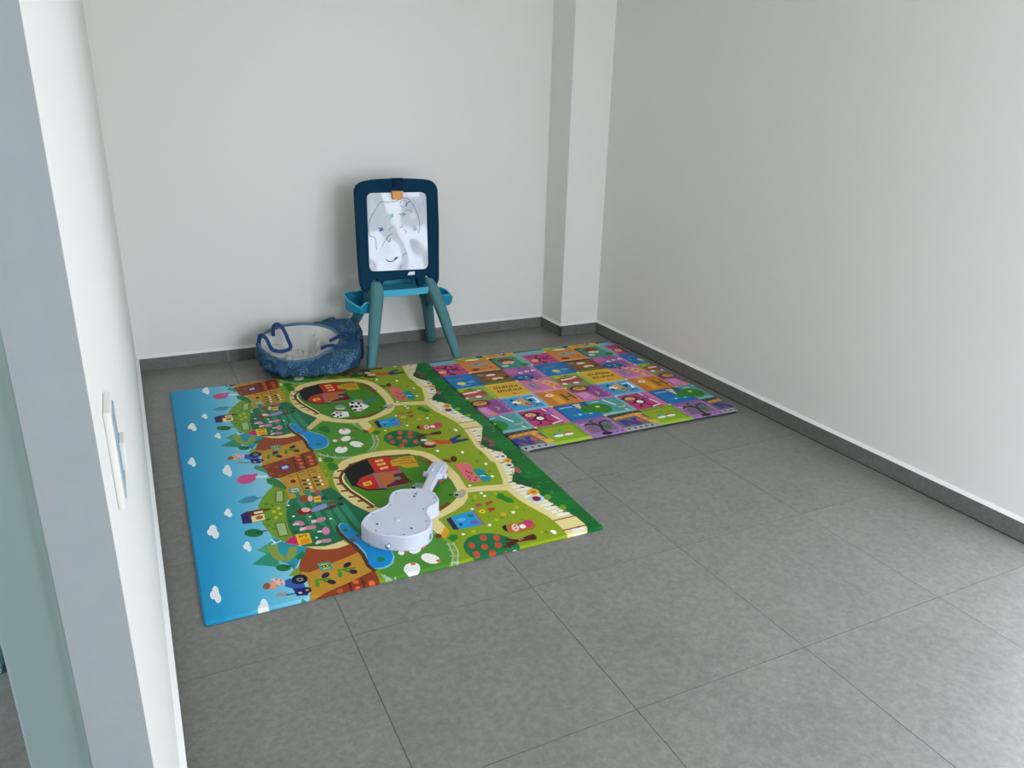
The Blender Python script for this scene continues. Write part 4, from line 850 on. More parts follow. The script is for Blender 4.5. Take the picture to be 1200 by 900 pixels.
def branch(t):
    t(0, 'a878b8', SQ); t(1, '7c6680', [(.1, .22), (.9, .2), (.9, .84), (.1, .86)]); t(1, '8a5a98', rect(0, 1, .88, 1)); t(2, 'c89ac8', [(.08, .78), (.3, .8), (.24, .6), (.08, .56)])
    t(3, '221a28', ln([(.5, .08), (.48, .3), (.55, .5), (.46, .66), (.2, .74)], .07)); t(3, '221a28', ln([(.55, .5), (.62, .7), (.84, .76), (.92, .62)], .06))
    t(3, '221a28', ln([(.3, .72), (.16, .62), (.1, .66)], .05)); t(3, '221a28', ln([(.52, .56), (.42, .84), (.56, .9)], .05)); t(3, '221a28', oval(.46, .1, .14, .09))
    t(3, '2f7a3c', oval(.7, .46, .09, .14)); t(2, 'c0603c', oval(.16, .42, .06, .05)); 
    for x in (.6, .75, .9): t(2, '70407e', oval(x, .1, .035, .04, n=7))
def tealtree(t):
    t(0, '4f9e9c', SQ); t(1, '86bcb8', rect(0, 1, 0, .12)); t(1, '7ab4ae', rect(.9, 1, 0, 1))
    t(2, '2f8026', oval(.12, .46, .34, .32)); t(2, '2f8026', oval(-.12, .5, .3, .24)); t(3, '5a3a20', ln([(-.18, 1.0), (-.08, .7)], .08)); t(3, 'e8d860', oval(.14, .58, .07, .05)); t(3, 'c05a30', oval(.05, .2, .05, .04))
    t(2, 'f0f4f0', ln([(.5, .94), (.66, .5)], .05)); t(2, 'f0f4f0', ln([(.74, .22), (.8, .12)], .05)); t(2, 'c0b878', ln([(.62, .36), (.78, .34), (.86, .42)], .07)); t(2, 'd8e4e0', ln([(.12, .86), (.34, .88)], .04))
def monkey(t):
    t(0, 'bc3a7a', SQ); t(1, 'd070a0', [(.82, 0), (1, 0), (1, 1), (.82, 1)])
    t(2, '5a1c24', oval(.26, .74, .2, .19)); t(2, '5a1c24', oval(.06, .76, .07, .07)); t(2, '5a1c24', oval(.46, .74, .07, .07)); t(3, 'e8ac80', oval(.24, .72, .15, .12)); t(4, '5a1c24', oval(.2, .75, .02, .025, n=6)); t(4, '5a1c24', oval(.3, .75, .02, .025, n=6)); t(4, 'a83c34', oval(.25, .66, .05, .02, n=6))
    t(2, '5a1c24', oval(.38, .46, .16, .16)); t(3, 'f2eae6', oval(.38, .46, .1, .1))
    for p in ([(.3, .5), (.12, .42), (.06, .52)], [(.46, .52), (.62, .6), (.62, .72)], [(.32, .36), (.24, .16), (.12, .14)], [(.46, .36), (.56, .1), (.42, .06)]): t(2, '5a1c24', ln(p, .06))
    t(2, 'f6eef2', ln([(.7, .98), (.74, .8)], .05)); t(2, 'f6eef2', ln([(.74, .56), (.8, .22)], .05)); t(2, 'f6eef2', ln([(.5, .06), (.84, .16)], .05)); t(3, '8a6ac0', [(.62, .62), (.86, .62), (.86, .76), (.62, .76)])
def hat(t):
    t(0, '1272b4', SQ); t(1, '0e5c98', rect(0, 1, .9, 1)); t(1, '0e5c98', rect(0, .08, 0, 1)); t(2, 'a8cce0', ln([(.12, .8), (.3, .82), (.5, .8)], .05))
    t(2, 'e8e0b0', [(.56, .92), (.78, .92), (.64, .5)]); t(3, 'c89a30', ln([(.58, .84), (.75, .84)], .04)); t(3, 'c89a30', ln([(.6, .72), (.71, .72)], .04))
    for x, c in ((.28, '3aa060'), (.44, '8ad0f0'), (.6, '40a070'), (.74, 'd0f0f8'), (.88, '58a858')): t(2, c, oval(x, .3, .055, .06, n=8))
def lion(t):
    t(0, '8c4c94', SQ); t(1, 'b070b4', rect(.88, 1, 0, 1)); t(1, 'c078b4', rect(0, 1, 0, .1)); t(2, 'd080b0', [(.02, .62), (.4, .6), (.5, .1), (.06, .1)])
    t(3, '6a2a14', oval(.36, .86, .3, .22)); t(4, 'd49a50', oval(.36, .86, .2, .14)); t(5, 'a85a28', oval(.38, .9, .07, .05)); t(5, '3a1a10', oval(.28, .9, .025, .025, n=6)); t(5, '3a1a10', oval(.46, .9, .025, .025, n=6))
    t(3, 'e0b030', ln([(.64, .52), (.7, .4), (.62, .3)], .05)); t(3, 'e8903c', oval(.42, .12, .1, .06))
    for y in (.2, .4, .6, .8): t(3, '5a2a6a', oval(.94, y, .03, .04, n=6))
    for y in (.5, .4, .3): t(3, 'e8b0c8', ln([(.1, y), (.36, y+.02)], .03))
def fox(t):
    t(0, '3c9ac8', SQ); t(1, '7cbcd6', rect(0, 1, 0, .12)); t(1, '7cbcd6', rect(0, 1, .9, 1)); t(1, '7cbcd6', rect(.9, 1, 0, 1))
    t(2, 'd8a468', [(.2, .66), (.34, .72), (.58, .9), (.56, .6), (.62, .2), (.5, .22), (.36, .4), (.16, .44)]); t(3, 'f2ece0', oval(.28, .58, .13, .1)); t(4, '2a1a14', oval(.2, .48, .06, .06)); t(3, '2a1a14', oval(.22, .76, .05, .05)); t(4, '2a1a14', oval(.36, .62, .025, .03, n=6)); t(3, 'a8682c', oval(.5, .4, .06, .09))
    t(2, 'eef4f6', [(.66, .78), (.9, .8), (.92, .42), (.8, .36)]); t(3, '3c9ac8', [(.7, .72), (.84, .74), (.84, .5), (.76, .48)]); t(4, '1a2028', oval(.7, .6, .06, .1))
    t(3, '4a4ab0', ln([(.5, .26), (.6, .34), (.68, .22), (.78, .32), (.86, .24)], .05))
def letter_h(t):
    t(0, 'd27c2a', SQ); t(1, 'e8a22c', [(.3, 1), (.52, 1), (.52, .16), (.66, .12), (.3, .1)]); t(1, 'e09848', rect(.93, 1, 0, 1))
    t(2, 'f6efe0', oval(.32, .7, .12, .09)); t(3, 'd88030', oval(.32, .7, .045, .035))
    for p in ([(.66, .7), (.66, .24)], [(.9, .72), (.9, .26)], [(.66, .47), (.9, .49)]): t(2, '62601a', ln(p, .075))
def redcar(t):
    t(0, '7c9c30', SQ); t(1, '98b848', rect(0, 1, .88, 1)); t(1, '98b848', rect(.86, 1, 0, 1)); t(2, '8a8478', [(.2, .3), (.8, .32), (.7, .1), (.2, .1)])
    t(3, 'b4443c', [(.06, .36), (.1, .7), (.6, .76), (.84, .6), (.8, .34)]); t(4, 'f4e4dc', ln([(.2, .6), (.62, .64)], .09)); t(4, 'f4f0ea', oval(.16, .32, .08, .07)); t(4, 'f4f0ea', oval(.52, .3, .09, .07)); t(4, 'f4f0ea', oval(.7, .7, .06, .05))
    t(3, '2c2a20', oval(.5, .86, .08, .035)); t(3, 'e0c040', ln([(.1, .8), (.3, .84)], .06))
def yellow_text(t):
    t(0, 'deb02c', SQ); t(1, 'e8c040', rect(0, 1, 0, .1)); t(1, 'e8c040', rect(0, 1, .92, 1))
    rg = random.Random(5)
    for y0 in (.62, .36):
        x = .16
        while x < .84:
            h = rg.uniform(.1, .2)
            t(2, '54360f', ln([(x, y0), (x+.02, y0+h)], .035))
            if rg.random() < .6: t(2, '54360f', ln([(x, y0+h*.5), (x+.06, y0+h*.6)], .03))
            x += .075
    t(2, 'c06a28', oval(.52, .16, .07, .04))
def letter_e(t):
    t(0, 'd27cac', SQ); t(1, 'e098bc', rect(0, 1, 0, .12)); t(2, 'e8ac80', [(.44, .96), (.9, .7), (.98, .2), (.7, .1), (.62, .5)])
    for x, y in ((.62, .74), (.74, .6), (.82, .44), (.72, .34), (.88, .3)): t(3, 'd87a2a', oval(x, y, .06, .05, n=7))
    for p in ([(.2, .66), (.2, .3)], [(.2, .65), (.4, .65)], [(.2, .48), (.36, .48)], [(.2, .31), (.4, .31)]): t(2, '3a8c8c', ln(p, .06))
    t(2, 'e86a9c', [(.8, .1), (1, .1), (1, .3), (.84, .3)]); t(3, '3a2024', oval(.36, .86, .05, .04)); t(3, '3a2024', oval(.6, .94, .06, .04))
def seahorse(t):
    t(0, '1274b6', SQ); t(1, '0f629c', rect(.92, 1, 0, 1)); t(2, 'dcd068', oval(.46, .34, .13, .12)); t(2, '8a8a58', ln([(.2, .66), (.34, .72), (.5, .66), (.62, .72)], .06)); t(2, 'a8d0e4', ln([(.68, .4), (.86, .36)], .06)); t(2, '68b0d8', ln([(.36, .16), (.7, .2)], .05)); t(2, '80b8e0', oval(.14, .44, .04, .03, n=6))
def hedgehog(t):
    t(0, '7c4c28', SQ); t(1, '5c5c58', rect(0, .14, 0, 1)); t(1, '3e3a34', rect(0, 1, .9, 1)); t(2, '64823a', rect(.14, .8, .02, .16)); t(2, '8a8a70', oval(.22, .76, .1, .08))
    t(2, '96582c', oval(.55, .5, .34, .3)); t(3, 'f4dcd8', oval(.5, .68, .15, .08)); t(3, 'f0d8b8', oval(.58, .36, .18, .1)); t(4, '7c4c28', oval(.6, .28, .1, .05)); t(3, '2c241c', oval(.86, .4, .08, .06))
def globe(t):
    t(0, '9c5c9c', SQ); t(1, 'bc80b4', rect(.86, 1, 0, 1)); t(1, 'c468a4', [(0, .56), (.4, .62), (.4, .98), (.1, .98)]); t(3, '1f4c90', oval(.3, .16, .33, .24, n=18)); t(4, '3aa0b0', oval(.22, .2, .1, .06)); t(4, '90c8d8', oval(.4, .2, .04, .06)); t(4, '48a878', oval(.36, .06, .1, .05))
    for x, y in ((.4, .54), (.62, .6), (.84, .62)): t(3, 'f4f0f4', oval(x, y, .075, .06)); t(4, '9c5c9c', oval(x+.01, y, .03, .022, n=6))
    for x in (.5, .66, .84): t(3, '5a2a6a', oval(x, .36, .03, .025, n=6))
def vine(t):
    t(0, 'c44a84', SQ); t(1, '8ab4ac', rect(0, .1, 0, 1)); t(1, '8ab4ac', rect(0, 1, .92, 1)); t(2, 'f0b070', oval(.3, .36, .12, .12))
    for p in ([(.5, .08), (.42, .3), (.52, .46), (.44, .66), (.3, .76), (.24, .68)], [(.46, .6), (.56, .78), (.68, .76), (.7, .64)], [(.52, .5), (.74, .5), (.86, .58)], [(.6, .5), (.7, .38), (.86, .36)]): t(3, '301028', ln(p, .06))
    t(3, '301028', oval(.52, .1, .08, .07)); t(2, 'e878a0', oval(.72, .82, .1, .05))
def fish(t):
    t(0, 'da8232', SQ); t(1, 'e8a060', rect(0, 1, 0, .1)); t(2, '84a8a8', oval(.5, .62, .24, .15)); t(2, '84a8a8', [(.66, .62), (.86, .76), (.84, .5)]); t(3, 'a85a28', oval(.46, .66, .07, .05)); t(2, '5a3428', oval(.28, .24, .14, .09)); t(2, 'c04c28', oval(.8, .3, .06, .05)); t(2, '5a3428', oval(.84, .12, .04, .03, n=6))
def girl(t):
    t(0, '438e7c', SQ); t(1, '7ab4a4', rect(.86, 1, 0, 1)); t(1, '2f6a54', rect(0, .1, 0, 1)); t(2, '783a14', oval(.46, .68, .26, .2)); t(3, 'f2cca0', oval(.46, .48, .2, .12)); t(4, 'c06048', oval(.46, .44, .06, .02, n=6)); t(2, '2c7a34', oval(.84, .18, .14, .12)); t(2, 'c8d8c8', oval(.24, .24, .12, .08)); t(2, '1c2420', oval(.12, .9, .12, .05)); t(4, '2a1810', oval(.39, .51, .022, .022, n=6)); t(4, '2a1810', oval(.53, .51, .022, .022, n=6))
def top_a(t): t(0, '80b4cc', SQ); t(1, '1c6c3c', [(0, .2), (1, .24), (1, 1), (0, 1)]); t(2, '8ac0a0', oval(.8, .4, .06, .05))
def top_b(t): t(0, 'a4aa2a', SQ); t(2, 'f4f0e6', oval(.52, .06, .24, .07)); t(2, '22487c', oval(.84, .28, .12, .14)); t(1, 'c8cc58', oval(.2, .3, .14, .1))
def top_c(t): t(0, 'deaa3a', SQ); t(2, '8c68a4', oval(.62, .24, .12, .12)); t(3, 'f0e8f0', oval(.62, .3, .04, .03)); t(1, 'c88c30', rect(.1, .4, .1, .3))
ROWS = [(giraffe, cars, branch), (tealtree, monkey, hat), (lion, fox, letter_h), (redcar, yellow_text, letter_e), (seahorse, hedgehog, globe), (vine, fish, girl), (top_a, top_b, top_c)]
for r_, row in enumerate(ROWS):
    for c_ in range(-1, 8):
        t = cell(c_, r_)
        keepers = []
        def clipped(layer, col, pts, t=t): t(layer, col, pts if layer > 1 else [(min(max(x, 0), 1), min(max(y, 0), 1)) for x, y in pts])
        row[c_ % 3](clipped)
for r_ in range(1, 7):
    for c_ in range(0, 8):
        u, v = .167+TU*(c_-1), .004+TV*r_
        if (r_+c_) % 2 == 0: sh2.append((6, 'e8dc90', [(u-.012, v), (u, v-.012), (u+.012, v), (u, v+.012)]))
make_mat('alphabet_play_mat', 'foam play mat printed with small colourful alphabet and animal squares beside the right wall', [(1.046, .927), (2.326, .930), (2.354, 2.262), (1.078, 2.293)],
         UW, VW, .0112, .05, 6, sh2, '2a2a2a', .5)

# ---------------------------------------------------------------- children's easel
EY0, EZ0, ES = 2.40, .45, .17
def slab_pt(x, z, d): return (x, EY0+ES*(z-EZ0)+d, z-d*ES)         # front board plane, depth d behind it
def rear_pt(x, z, d): return (x, 2.655-ES*(z-EZ0)-d, z-d*ES)       # rear board plane
M['navy'] = mat('petrol_blue_plastic', (.0008, .033, .072), .5, .05)
M['navy_dark'] = mat('dark_petrol_plastic', (.001, .018, .05), .5, .05)
M['teal'] = mat('dusty_teal_plastic', (.072, .205, .225), .5, .2)
M['cyan'] = mat('bright_blue_plastic', (.07, .46, .66), .45, .3)
M['cyan_shaded'] = mat('shaded_cyan_plastic', (.010, .26, .42), .5, .2)  # darker copy of the blue plastic, stands in for inside shade
M['orange'] = mat('orange_plastic', (.72, .26, .015), .4, .5)
M['sticker'] = mat('white_sticker', (.75, .76, .78), .5, .4)
def wb_mat():
    m = bpy.data.materials.new('glossy_whiteboard'); m.use_nodes = True
    nt = m.node_tree; b = nt.nodes['Principled BSDF']
    b.inputs['Base Color'].default_value = (.56, .59, .66, 1); b.inputs['Roughness'].default_value = .07; b.inputs['Specular IOR Level'].default_value = .55
    tc = nt.nodes.new('ShaderNodeTexCoord'); n = nt.nodes.new('ShaderNodeTexNoise'); n.inputs['Scale'].default_value = 4.5; n.inputs['Detail'].default_value = 0.5
    nt.links.new(tc.outputs['Object'], n.inputs['Vector'])
    bp = nt.nodes.new('ShaderNodeBump'); bp.inputs['Strength'].default_value = .6; bp.inputs['Distance'].default_value = .03
    nt.links.new(n.outputs['Fac'], bp.inputs['Height']); nt.links.new(bp.outputs['Normal'], b.inputs['Normal'])
    return m
M['whiteboard'] = wb_mat()
easel = thing('toy_easel', "children's blue plastic easel with a scribbled whiteboard against the back wall", 'easel', (1.0, 2.5, 0))
OUTLINE = [(739,999),(743,1020),(756,1042),(774,1055),(796,1062),(840,1068),(888,1071),(979,1073),(1092,1069),(1150,1065),(1186,1060),(1207,1051),(1222,1038),(1232,1022),(1237,1000),(1230,805),(1209,508),(1206,485),(1200,470),(1193,459),(1186,452),(1179,458),(1171,470),(1161,486),(1152,499),(1143,511),(1134,515),(1125,513),(1119,506),(1116,490),(1114,470),(1105,458),(1090,455),(1078,455),(1072,458),(1070,478),(1065,497),(1049,504),(968,505),(877,501),(864,496),(857,485),(853,468),(849,457),(841,475),(836,492),(830,503),(822,511),(813,514),(803,511),(795,502),(787,486),(779,465),(770,447),(760,444),(751,446),(743,454),(735,466),(728,482),(724,505),(727,667)]
OUTLINE = [(x/1000., z/1000.) for x, z in OUTLINE]
def rquad(cs, r, seg=5):
    """rounded quadrilateral from 4 corners"""
    out = []
    for i in range(4):
        p, c, q = Vector(cs[i-1]), Vector(cs[i]), Vector(cs[(i+1) % 4])
        a = c+(p-c).normalized()*r; b = c+(q-c).normalized()*r
        for k in range(seg+1):
            t = k/seg; out.append(tuple(a*(1-t)**2+c*2*t*(1-t)+b*t*t))
    return out
WB = [(.806,.996),(1.165,.992),(1.145,.552),(.784,.560)]
HOLE = rquad(WB, .035)
def board_frame(name, fn, outline, hole, d1, m, parent, bev=.006):
    bm = bmesh.new()
    def ring(pts, d): return [bm.verts.new(fn(x, z, d)) for x, z in pts]
    oc = (sum(p[0] for p in outline)/len(outline), sum(p[1] for p in outline)/len(outline))
    def shrink(pts, k):
        n = len(pts); res = []
        for i in range(n):
            p, c, q = Vector(pts[i-1]), Vector(pts[i]), Vector(pts[(i+1) % n])
            t = (q-p).normalized(); res.append(tuple(c+Vector((t.y, -t.x))*k))
        return res
    def area(p): return sum(p[i-1][0]*p[i][1]-p[i][0]*p[i-1][1] for i in range(len(p)))
    so = 1 if area(outline) < 0 else -1; sh = 1 if area(hole) < 0 else -1
    rows_o = [ring(shrink(outline, so*bev), 0), ring(shrink(outline, so*bev*.3), bev*.3), ring(outline, bev), ring(outline, d1)]
    rows_h = [ring(shrink(hole, -sh*bev), 0), ring(shrink(hole, -sh*bev*.3), bev*.3), ring(hole, bev), ring(hole, d1)]
    for rows in (rows_o, rows_h):
        n = len(rows[0])
        for a, b in zip(rows, rows[1:]):
            for i in range(n): bm.faces.new((a[i], a[(i+1) % n], b[(i+1) % n], b[i]))
    for k in (0, 3):
        eo = [e for e in bm.edges if all(v in set(rows_o[k]) for v in e.verts)]; eh = [e for e in bm.edges if all(v in set(rows_h[k]) for v in e.verts)]
        bmesh.ops.triangle_fill(bm, use_beauty=True, edges=eo+eh)
    return from_bm(name, bm, m, parent)
fr = board_frame('board_frame', slab_pt, OUTLINE, HOLE, .040, M['navy'], None)
keep(fr, easel)
grow = lambda cs, k: [(sum(c[0] for c in cs)/4+(x-sum(c[0] for c in cs)/4)*k, sum(c[1] for c in cs)/4+(z-sum(c[1] for c in cs)/4)*k) for x, z in cs]
wb = prism('whiteboard', rquad(grow(WB, 1.02), .03), slab_pt, .008, .030, M['whiteboard']); keep(wb, easel)
INK = {'k': mat('ink_dark_blue', (.03, .04, .12), .5), 'n': mat('ink_blue', (.06, .09, .45), .5), 'g': mat('ink_mint', (.38, .66, .58), .5), 'r': mat('ink_pink', (.55, .35, .42), .5)}
LINES = [('k',3,[(837,679),(834,743),(813,755),(800,771),(804,827),(830,877),(885,944),(923,941),(973,945),(1036,963),(1068,936),(1093,894),(1110,825),(1107,783),(1097,762)]),
 ('k',2.5,[(1000,933),(1009,945),(1027,950),(1037,937),(1033,919),(1015,912),(1002,920),(1000,933)]),('k',4,[(1038,916),(1042,932),(1060,942)]),('k',3.5,[(987,875),(1003,871),(1021,878),(1017,865)]),
 ('k',2.5,[(1024,886),(1042,895),(1061,890),(1066,876)]),('k',3.5,[(1010,860),(1023,870),(1031,869)]),('k',4.5,[(918,757),(906,745),(906,729),(915,721),(924,731),(920,742)]),
 ('k',2.5,[(879,694),(875,703),(906,745),(942,769)]),('k',2.5,[(921,786),(930,798),(944,803)]),('k',2.5,[(990,809),(994,796),(1005,806),(999,816)]),('k',2.5,[(1010,787),(1026,773),(1017,763)]),
 ('n',5,[(859,802),(888,793),(865,783),(883,803),(874,788),(861,794)]),('g',8,[(906,877),(913,861),(923,874),(932,853),(942,873),(949,857),(948,878),(931,842)]),('g',7,[(1062,795),(1074,800),(1084,789),(1069,779),(1090,781),(1076,792)]),
 ('r',3,[(1112,914),(1116,895)]),('r',3,[(1149,913),(1150,894)]),('k',6,[(889,624),(899,612),(925,610),(961,631),(939,625)]),('k',2.5,[(987,636),(1017,655)]),('k',3,[(978,578),(971,566)])]
def scribble(c, w, pts):
    bm = bmesh.new()
    if 1:
        P = [Vector(p) for p in pts]; F = smooth_path([(p.x, p.y, 0) for p in P], 4); w2 = w/2
        pr = None
        for i, p in enumerate(F):
            t = (F[min(i+1, len(F)-1)]-F[max(i-1, 0)]); t.normalize(); nx, nz = -t.y*w2, t.x*w2
            cur = [bm.verts.new(slab_pt((p.x+s*nx)/1000, (p.y+s*nz)/1000, .0076)) for s in (1, -1)]
            if pr: bm.faces.new((pr[0], pr[1], cur[1], cur[0]))
            pr = cur
    me = bpy.data.meshes.new('scribble'); bm.to_mesh(me); bm.free()
    return link('scribble', me, INK[c], wb)
for l_ in LINES: scribble(*l_)
clip = prism('paper_clip', [(.952,1.003),(1.020,1.001),(1.014,.958),(1.008,.954),(.960,.955),(.954,.960)], slab_pt, -.008, .008, M['orange'], bev=.002); keep(clip, easel)
keep(prism('hinge_catch', [(.962,1.0745),(1.025,1.0735),(1.020,1.014),(.960,1.016)], slab_pt, -.004, .03, M['navy_dark'], bev=.002), easel)
keep(prism('label_sticker', [(1.009,.524),(1.014,.535),(1.024,.543),(1.056,.543),(1.053,.524)], slab_pt, -.0008, .001, M['sticker']), easel)
keep(prism('back_panel', [(x, z) for x, z in rquad(grow(WB, 1.12), .04)], slab_pt, .0405, .052, M['navy_dark'], bev=.003), easel)
# legs
def leg(pts, sizes):
    pts = [tuple(c/1000. for c in p) for p in pts]; n = 5
    P = smooth_path(pts, n); S = []
    for i in range(len(pts)-1):
        for k in range(n): S.append(tuple(sizes[i][j]+(sizes[i+1][j]-sizes[i][j])*k/n for j in (0, 1)))
    S.append(sizes[-1])
    keep(tube('leg', P, 0, M['teal'], None, n=16, flat=[(a/1000., b/1000.) for a, b in S]), easel)
leg([(738,2318,13.2),(755,2336,88),(772,2352,186),(791,2368,299),(808,2382,406),(812,2392,475),(812,2399,505)], [(26,23),(29,25),(33,28),(37,30),(40,32),(36,27),(20,14)])
leg([(1286,2316,13.2),(1272,2330,72),(1249,2346,152),(1217,2366,268),(1181,2382,379),(1154,2391,453),(1136,2398,502)], [(27,24),(29,26),(32,28),(35,30),(38,32),(34,27),(19,13)])
leg([(1268,2720,1),(1247,2694,128),(1224,2664,251),(1200,2640,345),(1178,2630,430),(1165,2620,470)], [(31,26),(33,28),(36,30),(40,32),(38,28),(26,17)])
leg([(690,2720,1),(731,2697,149),(766,2668,236),(795,2645,321),(815,2633,400),(822,2622,465)], [(29,25),(31,27),(35,29),(38,31),(36,27),(24,16)])
# arched bridge joining front and rear leg of each side
def bridge(xf0, xf1, xr0, xr1):
    bm = bmesh.new(); N = 14; A = []; B = []
    for k in range(N+1):
        t = k/N; y = 2.385+(2.64-2.385)*t
        zlo = .225+.095*math.sin(math.pi*t)**.55; zhi = .445
        for z, L in ((zlo, A), (zhi, B)):
            s = (z-.225)/.22
            xf = xf0+(xf1-xf0)*s; xr = xr0+(xr1-xr0)*s; x = xf+(xr-xf)*t
            L.append([bm.verts.new((x+dx, y, z)) for dx in (-.011, .011)])
    for k in range(N):
        for L in (A, B): bm.faces.new((L[k][0], L[k][1], L[k+1][1], L[k+1][0]))
        for i in (0, 1): bm.faces.new((A[k][i], A[k+1][i], B[k+1][i], B[k][i]))
    for k in (0, N): bm.faces.new((A[k][0], A[k][1], B[k][1], B[k][0]))
    keep(from_bm('side_bridge', bm, M['teal'], None), easel)
bridge(.780, .812, .762, .812); bridge(1.228, 1.158, 1.230, 1.175)
# middle tray between the boards
def tray(name, outline, z0, z1, wall, m, mi, rim=None):
    """open box: outline (x, y) list, wall thickness; rim children"""
    bm = bmesh.new(); n = len(outline)
    if sum(outline[i-1][0]*outline[i][1]-outline[i][0]*outline[i-1][1] for i in range(n)) < 0:
        outline = outline[::-1]
        if isinstance(z1, (list, tuple)): z1 = z1[::-1]
    inn = inset_poly(outline, wall); low = inset_poly(outline, .006)
    zt = z1 if isinstance(z1, (list, tuple)) else [z1]*n
    O0 = [bm.verts.new((x, y, z0)) for x, y in low]; O1 = [bm.verts.new((x, y, z)) for (x, y), z in zip(outline, zt)]
    I1 = [bm.verts.new((x, y, z)) for (x, y), z in zip(inn, zt)]; I0 = [bm.verts.new((x, y, z0+wall)) for x, y in inset_poly(outline, wall+.006)]
    bm.faces.new(O0[::-1]); bm.faces.new(I0)
    for i in range(n):
        j = (i+1) % n
        bm.faces.new((O0[i], O0[j], O1[j], O1[i])); bm.faces.new((O1[i], O1[j], I1[j], I1[i])); bm.faces.new((I1[i], I1[j], I0[j], I0[i]))
    o = from_bm(name, bm, m, None); keep(o, easel); return o
arc = [(.840+.29*t, 2.374-.016*math.sin(math.pi*t)) for t in [k/12 for k in range(13)]]
tray('middle_tray', arc+[(1.13, 2.66), (.84, 2.66)], .414, .454, .006, M['cyan'], M['cyan_shaded'])
keep(box('tray_liner', (.852, 1.118, 2.385, 2.648, .4205, .424), M['cyan_shaded'], None), easel)
# side cups, hooked outside the legs; rim brighter and body darker to imitate shade inside, front outer corner dips
def cup(outline, zs, z0):
    tray('side_cup', outline, z0, zs, .005, M['cyan_shaded'], None)
    P = [(x, y, z+.001) for (x, y), z in zip(outline, zs)]
    keep(tube('cup_rim', P, .0055, M['cyan'], None, n=8), easel)
cup([(.800,2.405),(.748,2.405),(.716,2.410),(.664,2.470),(.664,2.565),(.690,2.605),(.800,2.605)], [.380,.380,.350,.384,.400,.402,.402], .316)
cup([(1.222,2.415),(1.272,2.415),(1.298,2.44),(1.318,2.47),(1.318,2.575),(1.29,2.605),(1.205,2.605)][::1], [.382,.382,.368,.352,.372,.384,.392], .316)

# ---------------------------------------------------------------- slumped fabric toy bag
def fabric(name, base, light, scale, stop):
    m = bpy.data.materials.new(name); m.use_nodes = True
    nt = m.node_tree; b = nt.nodes['Principled BSDF']; L = nt.links.new
    tc = nt.nodes.new('ShaderNodeTexCoord')
    n = nt.nodes.new('ShaderNodeTexNoise'); n.inputs['Scale'].default_value = scale; n.inputs['Detail'].default_value = 2
    r = nt.nodes.new('ShaderNodeValToRGB'); r.color_ramp.elements[0].position = stop; r.color_ramp.elements[1].position = stop+.06
    v = nt.nodes.new('ShaderNodeTexVoronoi'); v.inputs['Scale'].default_value = 130
    r2 = nt.nodes.new('ShaderNodeValToRGB'); r2.color_ramp.elements[0].position = .25; r2.color_ramp.elements[1].position = .45; r2.color_ramp.elements[0].color = (1, 1, 1, 1); r2.color_ramp.elements[1].color = (0, 0, 0, 1)
    mul = nt.nodes.new('ShaderNodeMath'); mul.operation = 'MULTIPLY'; mx = nt.nodes.new('ShaderNodeMix'); mx.data_type = 'RGBA'
    mx.inputs[6].default_value = (*base, 1); mx.inputs[7].default_value = (*light, 1)
    L(tc.outputs['Object'], n.inputs['Vector']); L(tc.outputs['Object'], v.inputs['Vector']); L(n.outputs['Fac'], r.inputs[0]); L(v.outputs['Distance'], r2.inputs[0])
    L(r.outputs[0], mul.inputs[0]); L(r2.outputs[0], mul.inputs[1]); L(mul.outputs[0], mx.inputs[0]); L(mx.outputs[2], b.inputs['Base Color'])
    b.inputs['Roughness'].default_value = .6; b.inputs['Specular IOR Level'].default_value = .35
    return m
M['bag'] = fabric('blue_dotted_fabric', (.016, .072, .150), (.17, .33, .44), 11, .46)
M['bag_lining'] = mat('off_white_lining', (.56, .55, .525), .8, .2, var=.14, vscale=9, bump=.3, bscale=25)
M['strap'] = mat('navy_webbing', (.012, .045, .15), .6, .3)
M['trim'] = mat('blue_grey_binding', (.075, .16, .24), .6, .3, var=.15, vscale=40)
RIM = [(145,2507,166),(170,2566,193),(221,2608,212),(300,2637,224),(376,2644,228),(450,2637,225),(521,2616,215),(578,2578,198),(606,2530,176),(607,2486,157),(581,2440,136),(513,2394,115),(419,2354,97),(331,2345,93),(263,2359,100),(201,2400,118),(161,2453,142)]
bag = thing('toy_bag', 'slumped blue patterned fabric bag with white lining beside the easel leg', 'bag', (.45, 2.48, 0))
def closed_path(pts, n):
    P = [Vector(p)/1000. for p in pts]; m = len(P); out = []
    for i in range(m):
        p0, p1, p2, p3 = P[i-1], P[i], P[(i+1) % m], P[(i+2) % m]
        for k in range(n):
            t = k/n; out.append(.5*((2*p1)+(p2-p0)*t+(2*p0-5*p1+4*p2-p3)*t*t+(3*p1-p0-3*p2+p3)*t**3))
    return out
rim = closed_path(RIM, 6); NR = len(rim)
rc = sum(rim, Vector())/NR
from mathutils import noise as mnoise
def wr(p, s, a): return mnoise.noise(Vector(p)*s)*a
